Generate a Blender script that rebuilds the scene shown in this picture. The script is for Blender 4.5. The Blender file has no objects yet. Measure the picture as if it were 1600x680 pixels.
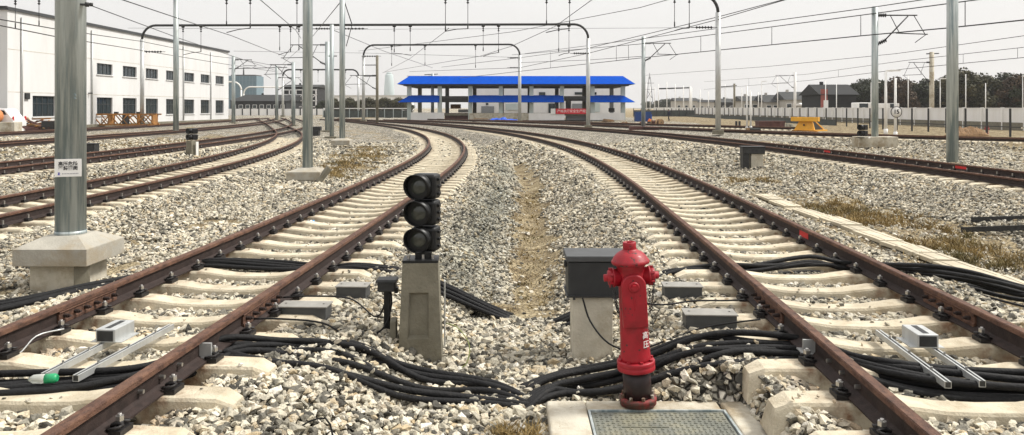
import bpy, bmesh, math, random
import numpy as np
from mathutils import Vector, Matrix, Euler
R = math.radians
random.seed(7)
rng = np.random.default_rng(7)
scene = bpy.context.scene
col = scene.collection

# ---------------------------------------------------------------- camera, world, sun, exposure
CAM_Z, F, HZ = 1.6, 1200.0, 168.0          # metres above the rail head, focal length and horizon row of the 1600x680 photo
cam_d = bpy.data.cameras.new('camera')
cam = bpy.data.objects.new('camera', cam_d); col.objects.link(cam)
cam.location = (0, 0, CAM_Z); cam.rotation_euler = (R(90), 0, 0)
cam_d.sensor_width = 36; cam_d.lens = 27; cam_d.shift_y = -(340 - HZ) / 1600
cam_d.clip_start = 0.05; cam_d.clip_end = 6000
scene.camera = cam

SUN_EL, SUN_AZ = 50, 78                     # overcast: a broad soft sun from the right
world = bpy.data.worlds.new('World'); scene.world = world; world.use_nodes = True
wn = world.node_tree.nodes; wl = world.node_tree.links; wn.clear()
w_out = wn.new('ShaderNodeOutputWorld'); w_bg = wn.new('ShaderNodeBackground'); w_bg.inputs['Strength'].default_value = 0.1
w_sky = wn.new('ShaderNodeTexSky'); w_sky.sky_type = 'NISHITA'; w_sky.sun_disc = False
w_sky.sun_elevation = R(SUN_EL); w_sky.sun_rotation = R(SUN_AZ); w_sky.dust_density = 4; w_sky.air_density = 1.2
w_tc = wn.new('ShaderNodeTexCoord'); w_sep = wn.new('ShaderNodeSeparateXYZ'); wl.new(w_tc.outputs['Generated'], w_sep.inputs[0])
w_cl = wn.new('ShaderNodeClamp'); wl.new(w_sep.outputs['Z'], w_cl.inputs[0])
w_mr = wn.new('ShaderNodeMapRange'); wl.new(w_cl.outputs[0], w_mr.inputs['Value'])     # even cloud deck: brighter towards the zenith
w_mr.inputs['To Min'].default_value = 2.74; w_mr.inputs['To Max'].default_value = 4.5
w_no = wn.new('ShaderNodeTexNoise'); w_no.inputs['Scale'].default_value = 2.2; w_no.inputs['Detail'].default_value = 4
w_mp = wn.new('ShaderNodeMapping'); w_mp.inputs['Scale'].default_value = (1, 1, 3.5)
wl.new(w_tc.outputs['Generated'], w_mp.inputs[0]); wl.new(w_mp.outputs[0], w_no.inputs['Vector'])
w_nr = wn.new('ShaderNodeMapRange'); wl.new(w_no.outputs['Fac'], w_nr.inputs['Value'])
w_nr.inputs['To Min'].default_value = 0.95; w_nr.inputs['To Max'].default_value = 1.05
w_mul = wn.new('ShaderNodeMath'); w_mul.operation = 'MULTIPLY'; wl.new(w_mr.outputs[0], w_mul.inputs[0]); wl.new(w_nr.outputs[0], w_mul.inputs[1])
w_col = wn.new('ShaderNodeVectorMath'); w_col.operation = 'SCALE'; w_col.inputs[0].default_value = (1.0, 0.978, 0.956)
wl.new(w_mul.outputs[0], w_col.inputs['Scale'])
w_mix = wn.new('ShaderNodeMix'); w_mix.data_type = 'RGBA'; w_mix.inputs['Factor'].default_value = 0.96
wl.new(w_sky.outputs[0], w_mix.inputs['A']); wl.new(w_col.outputs[0], w_mix.inputs['B'])
wl.new(w_mix.outputs['Result'], w_bg.inputs['Color']); wl.new(w_bg.outputs[0], w_out.inputs[0])

sun_d = bpy.data.lights.new('sun', 'SUN'); sun_d.energy = 1.5; sun_d.angle = R(11); sun_d.color = (1, .965, .90)
sun = bpy.data.objects.new('sun', sun_d); col.objects.link(sun)
_sd = Vector((math.sin(R(SUN_AZ)) * math.cos(R(SUN_EL)), math.cos(R(SUN_AZ)) * math.cos(R(SUN_EL)), math.sin(R(SUN_EL))))
sun.rotation_euler = _sd.to_track_quat('Z', 'Y').to_euler(); sun.location = _sd * 80
vs = scene.view_settings; vs.view_transform = 'Standard'; vs.look = 'None'; vs.exposure = 1.62; vs.gamma = 1; vs.use_curve_mapping = False

# ---------------------------------------------------------------- helpers
def pix(px, py, Y):
    return Vector(((px - 800) / F * Y, Y, CAM_Z - (py - HZ) / F * Y))
def on_z(px, py, z):
    Y = F * (CAM_Z - z) / (py - HZ)
    return pix(px, py, Y)

def node_mat(name):
    m = bpy.data.materials.new(name); m.use_nodes = True
    nt = m.node_tree
    return m, nt, nt.nodes['Principled BSDF']
def _n(nt, t, **kw):
    n = nt.nodes.new(t)
    for k, v in kw.items(): setattr(n, k, v)
    return n
MATS = {}
def mat(name, c, rough=.7, metal=0, var=.18, scale=6, bump=.0, bscale=40, c2=None, mask=(.45, .65), spec=.4, stretch=None, detail=6, rnd=0, coat=0):
    """base colour mottled by noise, optional second colour in patches, fine bump"""
    if name in MATS: return MATS[name]
    m, nt, b = node_mat(name); L = nt.links
    tc = _n(nt, 'ShaderNodeTexCoord'); vec = tc.outputs['Object']
    if stretch:
        mp = _n(nt, 'ShaderNodeMapping'); mp.inputs['Scale'].default_value = stretch; L.new(vec, mp.inputs[0]); vec = mp.outputs[0]
    no = _n(nt, 'ShaderNodeTexNoise'); no.inputs['Scale'].default_value = scale; no.inputs['Detail'].default_value = detail; no.inputs['Roughness'].default_value = .62
    L.new(vec, no.inputs['Vector'])
    mx = _n(nt, 'ShaderNodeMix', data_type='RGBA')
    mx.inputs['A'].default_value = (*[max(0, v * (1 - var)) for v in c], 1); mx.inputs['B'].default_value = (*[min(1, v * (1 + var)) for v in c], 1)
    mr = _n(nt, 'ShaderNodeMapRange'); mr.inputs['From Min'].default_value = .3; mr.inputs['From Max'].default_value = .7
    L.new(no.outputs['Fac'], mr.inputs['Value']); L.new(mr.outputs[0], mx.inputs['Factor'])
    out = mx.outputs['Result']
    if c2:
        n2 = _n(nt, 'ShaderNodeTexNoise'); n2.inputs['Scale'].default_value = scale * .45; n2.inputs['Detail'].default_value = 8; n2.inputs['Roughness'].default_value = .7
        ad = _n(nt, 'ShaderNodeVectorMath', operation='ADD'); ad.inputs[1].default_value = (13, 7, 3); L.new(vec, ad.inputs[0]); L.new(ad.outputs[0], n2.inputs['Vector'])
        r2 = _n(nt, 'ShaderNodeMapRange'); r2.inputs['From Min'].default_value = mask[0]; r2.inputs['From Max'].default_value = mask[1]
        L.new(n2.outputs['Fac'], r2.inputs['Value'])
        m2 = _n(nt, 'ShaderNodeMix', data_type='RGBA'); L.new(r2.outputs[0], m2.inputs['Factor']); L.new(out, m2.inputs['A']); m2.inputs['B'].default_value = (*c2, 1)
        out = m2.outputs['Result']
    if rnd:
        oi = _n(nt, 'ShaderNodeObjectInfo'); rr = _n(nt, 'ShaderNodeMapRange'); rr.inputs['To Min'].default_value = 1 - rnd; rr.inputs['To Max'].default_value = 1 + rnd
        L.new(oi.outputs['Random'], rr.inputs['Value']); sc = _n(nt, 'ShaderNodeVectorMath', operation='SCALE'); L.new(out, sc.inputs[0]); L.new(rr.outputs[0], sc.inputs['Scale']); out = sc.outputs[0]
    L.new(out, b.inputs['Base Color'])
    b.inputs['Roughness'].default_value = rough; b.inputs['Metallic'].default_value = metal; b.inputs['Specular IOR Level'].default_value = spec
    if coat: b.inputs['Coat Weight'].default_value = coat; b.inputs['Coat Roughness'].default_value = .12
    if bump:
        nb = _n(nt, 'ShaderNodeTexNoise'); nb.inputs['Scale'].default_value = bscale; nb.inputs['Detail'].default_value = 5; L.new(tc.outputs['Object'], nb.inputs['Vector'])
        bp = _n(nt, 'ShaderNodeBump'); bp.inputs['Strength'].default_value = bump; bp.inputs['Distance'].default_value = .02
        L.new(nb.outputs['Fac'], bp.inputs['Height']); L.new(bp.outputs[0], b.inputs['Normal'])
    MATS[name] = m
    return m

def glass_mat(name, c=(.02, .03, .035), rough=.08):
    if name in MATS: return MATS[name]
    m, nt, b = node_mat(name)
    b.inputs['Base Color'].default_value = (*c, 1); b.inputs['Roughness'].default_value = rough; b.inputs['Specular IOR Level'].default_value = .6
    MATS[name] = m; return m

class MB:
    """collects shapes, build() links them as ONE mesh object"""
    def __init__(s): s.v = []; s.f = []; s.m = []; s.sm = []
    def add(s, vs_, fs, mi=0, smooth=False):
        o = len(s.v); s.v += [tuple(v) for v in vs_]
        for f in fs: s.f.append([i + o for i in f]); s.m.append(mi); s.sm.append(smooth)
        return s
    def box(s, c, d, mi=0, rz=0, taper=None, mtx=None):
        x, y, z = d[0] / 2, d[1] / 2, d[2] / 2
        t = taper or (1, 1)
        p = [(-x, -y, -z), (x, -y, -z), (x, y, -z), (-x, y, -z), (-x * t[0], -y * t[1], z), (x * t[0], -y * t[1], z), (x * t[0], y * t[1], z), (-x * t[0], y * t[1], z)]
        M = mtx if mtx is not None else Matrix.Translation(c) @ Matrix.Rotation(rz, 4, 'Z')
        if mtx is not None: M = mtx @ Matrix.Translation(c)
        return s.add([M @ Vector(q) for q in p], [(0, 3, 2, 1), (4, 5, 6, 7), (0, 1, 5, 4), (1, 2, 6, 5), (2, 3, 7, 6), (3, 0, 4, 7)], mi)
    def tube(s, pts, r, n=8, mi=0, smooth=True, caps=True, rs=None):
        pts = [Vector(p) for p in pts]; rings = []
        T0 = (pts[1] - pts[0]).normalized()
        up = Vector((0, 0, 1)) if abs(T0.z) < .95 else Vector((1, 0, 0))
        N = (up - T0 * up.dot(T0)).normalized()
        vs_ = []
        for i, p in enumerate(pts):
            T = (pts[min(i + 1, len(pts) - 1)] - pts[max(i - 1, 0)])
            T = T.normalized() if T.length > 1e-9 else T0
            N = N - T * N.dot(T); N = N.normalized() if N.length > 1e-6 else T.orthogonal().normalized()
            B = T.cross(N); rr = rs[i] if rs else r
            for k in range(n):
                a = 2 * math.pi * k / n
                vs_.append(p + (N * math.cos(a) + B * math.sin(a)) * rr)
        fs = []
        for i in range(len(pts) - 1):
            for k in range(n):
                a, b = i * n + k, i * n + (k + 1) % n
                fs.append((a, b, b + n, a + n))
        s.add(vs_, fs, mi, smooth)
        if caps:
            o = len(s.v) - len(vs_)
            s.f.append([o + k for k in range(n)][::-1]); s.m.append(mi); s.sm.append(False)
            s.f.append([o + (len(pts) - 1) * n + k for k in range(n)]); s.m.append(mi); s.sm.append(False)
        return s
    def cyl(s, p0, p1, r0, r1=None, n=16, mi=0, smooth=True):
        return s.tube([p0, p1], r0, n, mi, smooth, rs=[r0, r1 if r1 is not None else r0])
    def lathe(s, prof, n=24, mi=0, mtx=None, smooth=True, caps=True):
        M = mtx or Matrix.Identity(4); vs_ = []; fs = []
        for r, z in prof:
            for k in range(n):
                a = 2 * math.pi * k / n; vs_.append(M @ Vector((r * math.cos(a), r * math.sin(a), z)))
        for i in range(len(prof) - 1):
            for k in range(n):
                a, b = i * n + k, i * n + (k + 1) % n; fs.append((a, b, b + n, a + n))
        s.add(vs_, fs, mi, smooth)
        if caps:
            o = len(s.v) - len(vs_)
            s.f.append([o + k for k in range(n)][::-1]); s.m.append(mi); s.sm.append(False)
            s.f.append([o + (len(prof) - 1) * n + k for k in range(n)]); s.m.append(mi); s.sm.append(False)
        return s
    def prism(s, poly, z0, z1, mi=0, mtx=None):
        M = mtx or Matrix.Identity(4); n = len(poly)
        vs_ = [M @ Vector((x, y, z0)) for x, y in poly] + [M @ Vector((x, y, z1)) for x, y in poly]
        fs = [tuple(range(n))[::-1], tuple(range(n, 2 * n))] + [(i, (i + 1) % n, (i + 1) % n + n, i + n) for i in range(n)]
        return s.add(vs_, fs, mi)
    def mesh(s, name, mats):
        me = bpy.data.meshes.new(name); me.from_pydata(s.v, [], s.f)
        for m in (mats if isinstance(mats, (list, tuple)) else [mats]): me.materials.append(m)
        me.polygons.foreach_set('material_index', s.m); me.polygons.foreach_set('use_smooth', s.sm)
        bm = bmesh.new(); bm.from_mesh(me); bmesh.ops.recalc_face_normals(bm, faces=bm.faces); bm.to_mesh(me); bm.free(); me.update()
        return me
    def build(s, name, mats, parent=None, loc=None, bevel=0, seg=2, rot=None):
        return obj(name, s.mesh(name, mats), parent, loc, bevel, seg, rot)

def obj(name, me, parent=None, loc=None, bevel=0, seg=2, rot=None):
    o = bpy.data.objects.new(name, me); col.objects.link(o)
    if parent: o.parent = parent
    if loc is not None: o.location = loc
    if rot is not None: o.rotation_euler = rot
    if bevel:
        b = o.modifiers.new('bevel', 'BEVEL'); b.width = bevel; b.segments = seg; b.limit_method = 'ANGLE'; b.angle_limit = R(40)
    return o
def tag(o, label=None, cat=None, group=None, kind=None):
    if label: o['label'] = label
    if cat: o['category'] = cat
    if group: o['group'] = group
    if kind: o['kind'] = kind
    return o
def thing(name, label, cat, loc=(0, 0, 0), rz=0, group=None):
    o = bpy.data.objects.new(name, None); col.objects.link(o); o.empty_display_size = .2
    o.location = loc; o.rotation_euler = (0, 0, rz)
    return tag(o, label, cat, group)
def copy_tree(o, parent=None):
    c = o.copy(); col.objects.link(c); c.parent = parent
    for ch in list(o.children): copy_tree(ch, c)
    return c
def text(name, body, size, m, parent, loc, rot, extrude=.0008, align='CENTER', bold=0.0):
    cu = bpy.data.curves.new(name, 'FONT'); cu.body = body; cu.size = size; cu.align_x = align; cu.align_y = 'CENTER'; cu.extrude = extrude; cu.offset = bold
    t = bpy.data.objects.new(name, cu); col.objects.link(t)
    dg = bpy.context.evaluated_depsgraph_get(); dg.update()
    me = bpy.data.meshes.new_from_object(t.evaluated_get(dg)); bpy.data.objects.remove(t)
    me.materials.clear(); me.materials.append(m)
    return obj(name, me, parent, loc, rot=rot)
def spline(pts, step):
    """Catmull-Rom through the points, resampled at an even step"""
    p = np.array(pts, float); p = np.vstack([2 * p[0] - p[1], p, 2 * p[-1] - p[-2]]); out = []
    for i in range(1, len(p) - 2):
        t = np.linspace(0, 1, 24, endpoint=False)[:, None]
        a, b, c, d = p[i - 1], p[i], p[i + 1], p[i + 2]
        out.append(.5 * (2 * b + (c - a) * t + (2 * a - 5 * b + 4 * c - d) * t ** 2 + (3 * b - a - 3 * c + d) * t ** 3))
    q = np.vstack(out + [p[-2][None]])
    L = np.r_[0, np.cumsum(np.linalg.norm(np.diff(q, axis=0), axis=1))]
    s = np.arange(0, L[-1], step)
    return np.c_[tuple(np.interp(s, L, q[:, k]) for k in range(q.shape[1]))]
# ---------------------------------------------------------------- materials
M_SLEEPER = mat('sleeper_concrete', (.55, .49, .37), .9, var=.16, scale=6, bump=.4, bscale=60, c2=(.34, .275, .18), mask=(.47, .72), rnd=.1)
M_RUST = mat('rail_rust', (.088, .043, .028), .75, .15, var=.55, scale=16, bump=.5, bscale=120, c2=(.165, .085, .052), mask=(.46, .66), stretch=(1.5, .8, 2))
M_RUSTD = mat('rail_rust_dark', (.03, .019, .016), .75, .15, var=.4, scale=14, bump=.2, bscale=90)
M_STEELNUT = mat('nut_steel', (.45, .44, .42), .35, .9, var=.2, scale=60)
M_CLIP = mat('clip_black', (.028, .026, .026), .5, .4, var=.3, scale=40)
M_GALV = mat('galvanised', (.43, .465, .455), .45, .3, var=.25, scale=3.2, bump=.05, bscale=30, c2=(.20, .25, .26), mask=(.46, .58), stretch=(4, 4, .22))
M_GALVL = mat('galvanised_light', (.50, .51, .50), .4, .5, var=.15, scale=4, stretch=(3, 3, .6))
M_CONC = mat('concrete_grey', (.19, .175, .132), .92, var=.22, scale=5, bump=.3, bscale=45, c2=(.125, .112, .078), mask=(.48, .68))
M_CONCL = mat('concrete_pale', (.50, .465, .38), .92, var=.16, scale=4, bump=.3, bscale=50, c2=(.29, .235, .155), mask=(.47, .66))
M_CONCR = mat('concrete_rust_stain', (.36, .34, .29), .9, var=.18, scale=3, bump=.25, bscale=40, c2=(.30, .25, .175), mask=(.5, .66))
M_BLACK = mat('black_paint', (.006, .0065, .007), .42, .1, var=.3, scale=10, bump=.05, bscale=80)
M_IRON = mat('dark_iron', (.035, .036, .036), .5, .3, var=.35, scale=12, bump=.1, bscale=60)
M_GREYBOX = mat('grey_box', (.06, .063, .064), .5, .1, var=.2, scale=8, bump=.05)
M_CABLE = mat('cable_rubber', (.010, .010, .0105), .7, 0, var=.35, scale=20, bump=.35, bscale=55, c2=(.04, .037, .032), mask=(.6, .78), spec=.25)
M_WIRE = mat('wire', (.03, .03, .03), .5, .5, var=.2)
M_RED = mat('hydrant_red', (.30, .006, .015), .52, 0, var=.22, scale=9, bump=.12, bscale=35, c2=(.19, .005, .009), mask=(.5, .66), coat=.05)
M_REDW = mat('red_worn', (.26, .02, .022), .7, 0, var=.3, scale=14, c2=(.07, .035, .026), mask=(.40, .54))
M_WHITE = mat('white_paint', (.78, .77, .74), .6, var=.05, scale=4)
M_WHITED = mat('white_render', (.76, .75, .73), .85, var=.05, scale=1.2, c2=(.69, .67, .63), mask=(.55, .75), stretch=(1, 1, .25))
M_BLUE = mat('blue_roof', (.0, .065, .42), .8, 0, var=.12, scale=2, spec=.05)
M_TARP = mat('blue_tarp', (.002, .075, .5), .6, 0, var=.3, scale=2.5)
M_YEL = mat('yellow_paint', (.72, .36, .03), .5, 0, var=.15, scale=3, c2=(.5, .24, .03), mask=(.55, .7))
M_ORANGE = mat('rust_orange', (.38, .17, .04), .75, .1, var=.35, scale=3, c2=(.22, .12, .05), mask=(.45, .65))
M_WINDOW = glass_mat('window_glass')
M_FRAME = mat('window_frame', (.06, .065, .065), .5, .3)
M_WOOD = mat('wood_old', (.27, .17, .085), .85, var=.35, scale=3, c2=(.12, .07, .04), mask=(.5, .7))
M_DKWOOD = mat('brown_steel', (.10, .045, .038), .7, .1, var=.3, scale=2)

# ---------------------------------------------------------------- track centre lines on the ground plan (x, y)
TRACKS = {
 'A': [(-3.42, -3), (-3.18, 1), (-3.02, 3.8), (-2.93, 5.6), (-2.85, 7.5), (-2.74, 10), (-2.58, 14), (-2.43, 19), (-2.38, 24), (-2.58, 30), (-3.1, 36), (-4.2, 44), (-6.25, 54), (-9.3, 65), (-13.4, 77), (-20, 94), (-29, 114)],
 'B': [(2.45, -3), (2.68, 1), (2.84, 3.8), (2.93, 5.6), (3.01, 7.3), (3.13, 10), (3.26, 13), (3.4, 17), (3.44, 21), (3.33, 27), (2.86, 34), (1.98, 41), (.78, 48), (-1.1, 56), (-3.7, 65), (-7.2, 75), (-12, 86), (-19.5, 101), (-30, 120)],
 'C': [(-8.2, 2), (-8.33, 8), (-8.42, 12), (-8.5, 16), (-8.68, 20), (-9.05, 24), (-9.85, 30), (-11.3, 38), (-14.2, 49), (-19.3, 64), (-27, 86), (-38, 116)],
 'D': [(-14.3, 8), (-14.35, 20), (-14.4, 32), (-15.0, 44), (-16.9, 58), (-21, 76), (-29, 102), (-38, 128)],
 'E': [(-23.5, 18), (-23.5, 36), (-23.7, 55), (-25.6, 75), (-29.6, 95), (-36, 120)],
 'F': [(-32.3, 30), (-32.5, 50), (-33.2, 72), (-35.6, 98), (-39, 122)],
 'G': [(12.5, 4), (12.3, 12), (12.0, 20), (11.5, 28), (10.9, 35), (9.4, 46), (7.0, 56), (3.7, 66), (-1.8, 78), (-9.2, 91), (-19, 108)],
 'H': [(31, 37), (25.6, 41), (21, 46), (16.8, 52.5), (11, 65), (5.4, 80), (-2.5, 95), (-12, 110)],
 'I': [(23.5, 61), (20.6, 65.5), (17, 71), (11, 80), (4, 91), (-5, 103)],
}
CL = {}
for k, p in TRACKS.items():
    q = spline(p, .5)
    for _ in range(3):
        r = q.copy()
        for w in (1, 2, 4):
            q[w:-w] = (r[:-2 * w] + 2 * r[w:-w] + r[2 * w:]) / 4; r = q.copy()
    CL[k] = q
def frame_at(k, s):
    """position, tangent, left normal at arc length s (polyline step is .5)"""
    q = CL[k]; i = min(max(int(s / .5), 0), len(q) - 2); t = s / .5 - i
    p = q[i] * (1 - t) + q[i + 1] * t; d = q[min(i + 2, len(q) - 1)] - q[max(i - 1, 0)]; d = d / np.linalg.norm(d)
    return p, d, np.array([-d[1], d[0]])
def s_of_y(k, y): return .5 * float(np.interp(y, CL[k][:, 1], np.arange(len(CL[k])))) if CL[k][-1, 1] > CL[k][0, 1] else 0

# ---------------------------------------------------------------- the ground: one sheet with the ballast beds shaped into it
SLOPE = {'A': 2.0, 'B': 2.0, 'C': 3.6, 'D': 4.5, 'E': 6, 'F': 6, 'G': 6.5, 'H': 9, 'I': 9}
def vnoise(x, y, sc, seed=0):
    x = x * sc + seed * 17.3; y = y * sc + seed * 9.1
    xi = np.floor(x).astype(np.int64); yi = np.floor(y).astype(np.int64); fx = x - xi; fy = y - yi
    fx = fx * fx * (3 - 2 * fx); fy = fy * fy * (3 - 2 * fy)
    def h(a, b):
        v = np.sin(a * 127.1 + b * 311.7 + seed * 74.7) * 43758.5453
        return v - np.floor(v)
    return (h(xi, yi) * (1 - fx) + h(xi + 1, yi) * fx) * (1 - fy) + (h(xi, yi + 1) * (1 - fx) + h(xi + 1, yi + 1) * fx) * fy
def track_dist(x, y, k):
    q = CL[k][::3].astype(np.float32); out = np.full(x.shape, 1e3, np.float32)
    lo, hi = q.min(0) - 14, q.max(0) + 14
    idx = np.nonzero((x > lo[0]) & (x < hi[0]) & (y > lo[1]) & (y < hi[1]))[0]
    a, d = q[:-1], np.diff(q, axis=0); dd = (d * d).sum(1)
    for c in range(0, len(idx), 40000):
        ii = idx[c:c + 40000]; px = x[ii].astype(np.float32)[:, None] - a[:, 0]; py = y[ii].astype(np.float32)[:, None] - a[:, 1]
        t = np.clip((px * d[:, 0] + py * d[:, 1]) / dd, 0, 1)
        out[ii] = np.sqrt(((px - t * d[:, 0]) ** 2 + (py - t * d[:, 1]) ** 2).min(1))
    return out
XA = lambda y: np.interp(y, CL['A'][:, 1], CL['A'][:, 0])
def ground(x, y):
    """height and bare-soil amount"""
    x = np.asarray(x, float).ravel(); y = np.asarray(y, float).ravel()
    s = x - XA(np.clip(y, 0, 110))
    base = np.interp(s, [-70, -40, -16, -8, -3, 3, 6, 10, 13, 30, 70], [-.12, -.15, -.3, -.4, -.52, -.62, -.6, -.62, -.55, -.5, -.5])
    base = base - .26 * np.clip(1.6 - np.abs(s - 2.95), 0, 1) * np.clip((y - 7.6) / 2.2, 0, 1)
    base = base + (-.35 - base) * np.clip((y - 70) / 90, 0, 1)
    base += (vnoise(x, y, .35, 1) - .5) * .12 + (vnoise(x, y, 1.3, 2) - .5) * .06
    z = base.copy(); dmin = np.full(x.shape, 1e3)
    for k in CL:
        d = track_dist(x, y, k)
        dmin = np.minimum(dmin, d)
        w = d + (vnoise(x, y, .9, 3) - .5) * .22 * (d > 1.7)
        top = np.interp(d, [0, .55, .7, .86, .98, 1.3, 1.5], [-.29, -.285, -.30, -.30, -.25, -.25, -.268])
        prof = np.where(w < 1.6, top, -.275 - (w - 1.6) / SLOPE[k])
        z = np.maximum(z, prof)
    dirt = np.clip((z - base < .02) * 1.0, 0, 1)
    # stony bed close to the camera, right across the ditch
    near = np.clip((8.6 - y) / 2.0, 0, 1) * (s > -3) * (s < 8.5)
    dirt = dirt * (1 - near)
    n = vnoise(x, y, .8, 5) * .6 + vnoise(x, y, 3.1, 6) * .4
    left = (s < -1.5)
    dirt = np.where(left, dirt * (n > .62), dirt * np.clip((n - .12) * 5, 0, 1))
    dirt = np.where((y > 40) & (s < 14), dirt * (n > .5) * .8, dirt)
    dirt = np.where((s > 5) & (s < 12), dirt * np.clip((23 - y) / 5, 0, .85), dirt); dirt = np.where((s > 11) & (x < 24), dirt * (n > .55) * .7, dirt); dirt = np.where((s > 15) & (x > 22), np.maximum(dirt, np.clip((x - 22) / 4, 0, 1)), dirt)
    out = np.maximum(np.maximum(.30 - x, x - 1.54), y - 5.26)                 # the cover's pit, its sides sloping up to the ballast
    z = np.where(out < .4, np.minimum(z, -.60 + np.clip(out, 0, 1) * np.where(x > 1.5, 2.2, 1.2)), z)
    strip = np.clip((.46 - np.abs(s - 2.95) + (vnoise(x, y, 2.3, 7) - .5) * .5) * 6, 0, 1) * (y > 8.2) * (y < 32)
    dirt = np.maximum(dirt * ((s < 1) | (s > 5)), strip)
    return z, dirt, dmin
def gz(x, y): return float(ground([x], [y])[0][0])

xs = np.unique(np.concatenate([np.arange(-26, 26, .16), -26 - np.cumsum(np.linspace(.2, 1.2, 60)), 26 + np.cumsum(np.linspace(.2, 1.2, 60)), [-1800, -1100, -700, -350, -180, -110, 110, 180, 350, 700, 1100, 1800]]))
ys = np.unique(np.concatenate([np.arange(2.4, 22, .16), np.arange(22, 46, .32), 46 + np.cumsum(np.linspace(.4, 1.6, 90)), [-300, -40, -8, -2, 1, 160, 190, 240, 320, 500, 900, 1600, 2400]]))
gx, gy = np.meshgrid(xs, ys); fx, fy = gx.ravel(), gy.ravel()
g_z, g_d, g_m = ground(fx, fy)
g_z = g_z - .032 * (1 - g_d) * np.clip((48 - fy) / 4, 0, 1)      # the sheet lies under the loose stones
nx, ny = len(xs), len(ys)
ii = (np.arange(ny - 1)[:, None] * nx + np.arange(nx - 1)).ravel()
me = bpy.data.meshes.new('ground'); me.from_pydata(np.c_[fx, fy, g_z].tolist(), [], np.c_[ii, ii + 1, ii + nx + 1, ii + nx].tolist())
me.polygons.foreach_set('use_smooth', [True] * len(ii))
me.attributes.new('dirt', 'FLOAT', 'POINT').data.foreach_set('value', g_d.astype(np.float32))

def stone_colour(nt, fac):
    cr = _n(nt, 'ShaderNodeValToRGB'); e = cr.color_ramp.elements; cr.color_ramp.interpolation = 'LINEAR'
    stops = [(0, (.05, .048, .042)), (.16, (.14, .132, .112)), (.32, (.34, .318, .262)), (.48, (.51, .472, .385)), (.62, (.63, .585, .475)), (.73, (.43, .34, .215)), (.82, (.67, .635, .55)), (.91, (.28, .235, .17)), (1, (.74, .71, .64))]
    e[0].position, e[0].color = stops[0][0], (*stops[0][1], 1); e[1].position, e[1].color = stops[-1][0], (*stops[-1][1], 1)
    for p, c in stops[1:-1]:
        q = e.new(p); q.color = (*c, 1)
    nt.links.new(fac, cr.inputs[0]); return cr.outputs[0]
# ballast and soil of the sheet itself
M_GROUND, nt, b = node_mat('ground_ballast'); L = nt.links
tc = _n(nt, 'ShaderNodeTexCoord')
vo = _n(nt, 'ShaderNodeTexVoronoi'); vo.inputs['Scale'].default_value = 15; L.new(tc.outputs['Object'], vo.inputs['Vector'])
sp = _n(nt, 'ShaderNodeSeparateColor'); L.new(vo.outputs['Color'], sp.inputs[0])
stone = stone_colour(nt, sp.outputs[0])
vd = _n(nt, 'ShaderNodeTexVoronoi', feature='DISTANCE_TO_EDGE'); vd.inputs['Scale'].default_value = 15; L.new(tc.outputs['Object'], vd.inputs['Vector'])
mr = _n(nt, 'ShaderNodeMapRange'); mr.inputs['From Max'].default_value = .16; L.new(vd.outputs['Distance'], mr.inputs['Value'])
gap = _n(nt, 'ShaderNodeMix', data_type='RGBA'); L.new(mr.outputs[0], gap.inputs['Factor']); gap.inputs['A'].default_value = (.05, .045, .037, 1); L.new(stone, gap.inputs['B'])
v2 = _n(nt, 'ShaderNodeTexVoronoi'); v2.inputs['Scale'].default_value = 4.2; L.new(tc.outputs['Object'], v2.inputs['Vector'])      # clusters, so that the grain still shows far off
s2 = _n(nt, 'ShaderNodeSeparateColor'); L.new(v2.outputs['Color'], s2.inputs[0]); mv = _n(nt, 'ShaderNodeMapRange'); mv.inputs['To Min'].default_value = .75; mv.inputs['To Max'].default_value = 1.4; L.new(s2.outputs[1], mv.inputs['Value'])
sv = _n(nt, 'ShaderNodeVectorMath', operation='SCALE'); L.new(gap.outputs['Result'], sv.inputs[0]); L.new(mv.outputs[0], sv.inputs['Scale'])
no = _n(nt, 'ShaderNodeTexNoise'); no.inputs['Scale'].default_value = 3; no.inputs['Detail'].default_value = 9; L.new(tc.outputs['Object'], no.inputs['Vector'])
soil = _n(nt, 'ShaderNodeValToRGB'); e = soil.color_ramp.elements; e[0].position = .32; e[0].color = (.14, .10, .055, 1); e[1].position = .68; e[1].color = (.44, .365, .23, 1)
q = e.new(.5); q.color = (.29, .23, .135, 1); L.new(no.outputs['Fac'], soil.inputs[0])
at = _n(nt, 'ShaderNodeAttribute', attribute_name='dirt')
n2 = _n(nt, 'ShaderNodeTexNoise'); n2.inputs['Scale'].default_value = 9; n2.inputs['Detail'].default_value = 5; L.new(tc.outputs['Object'], n2.inputs['Vector'])
ma = _n(nt, 'ShaderNodeMath', operation='MULTIPLY_ADD'); L.new(n2.outputs['Fac'], ma.inputs[0]); ma.inputs[1].default_value = .9; L.new(at.outputs['Fac'], ma.inputs[2])
m3 = _n(nt, 'ShaderNodeMapRange'); m3.inputs['From Min'].default_value = .85; m3.inputs['From Max'].default_value = 1.1; L.new(ma.outputs[0], m3.inputs['Value'])
mx = _n(nt, 'ShaderNodeMix', data_type='RGBA'); L.new(m3.outputs[0], mx.inputs['Factor']); L.new(sv.outputs[0], mx.inputs['A']); L.new(soil.outputs[0], mx.inputs['B'])
L.new(mx.outputs['Result'], b.inputs['Base Color']); b.inputs['Roughness'].default_value = .95; b.inputs['Specular IOR Level'].default_value = .2
bp = _n(nt, 'ShaderNodeBump'); bp.inputs['Strength'].default_value = .9; bp.inputs['Distance'].default_value = .05
hm = _n(nt, 'ShaderNodeMath', operation='ADD'); L.new(mr.outputs[0], hm.inputs[0]); L.new(no.outputs['Fac'], hm.inputs[1]); L.new(hm.outputs[0], bp.inputs['Height']); L.new(bp.outputs[0], b.inputs['Normal'])
me.materials.append(M_GROUND)
GROUND = obj('ground', me); tag(GROUND, kind='structure')

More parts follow.
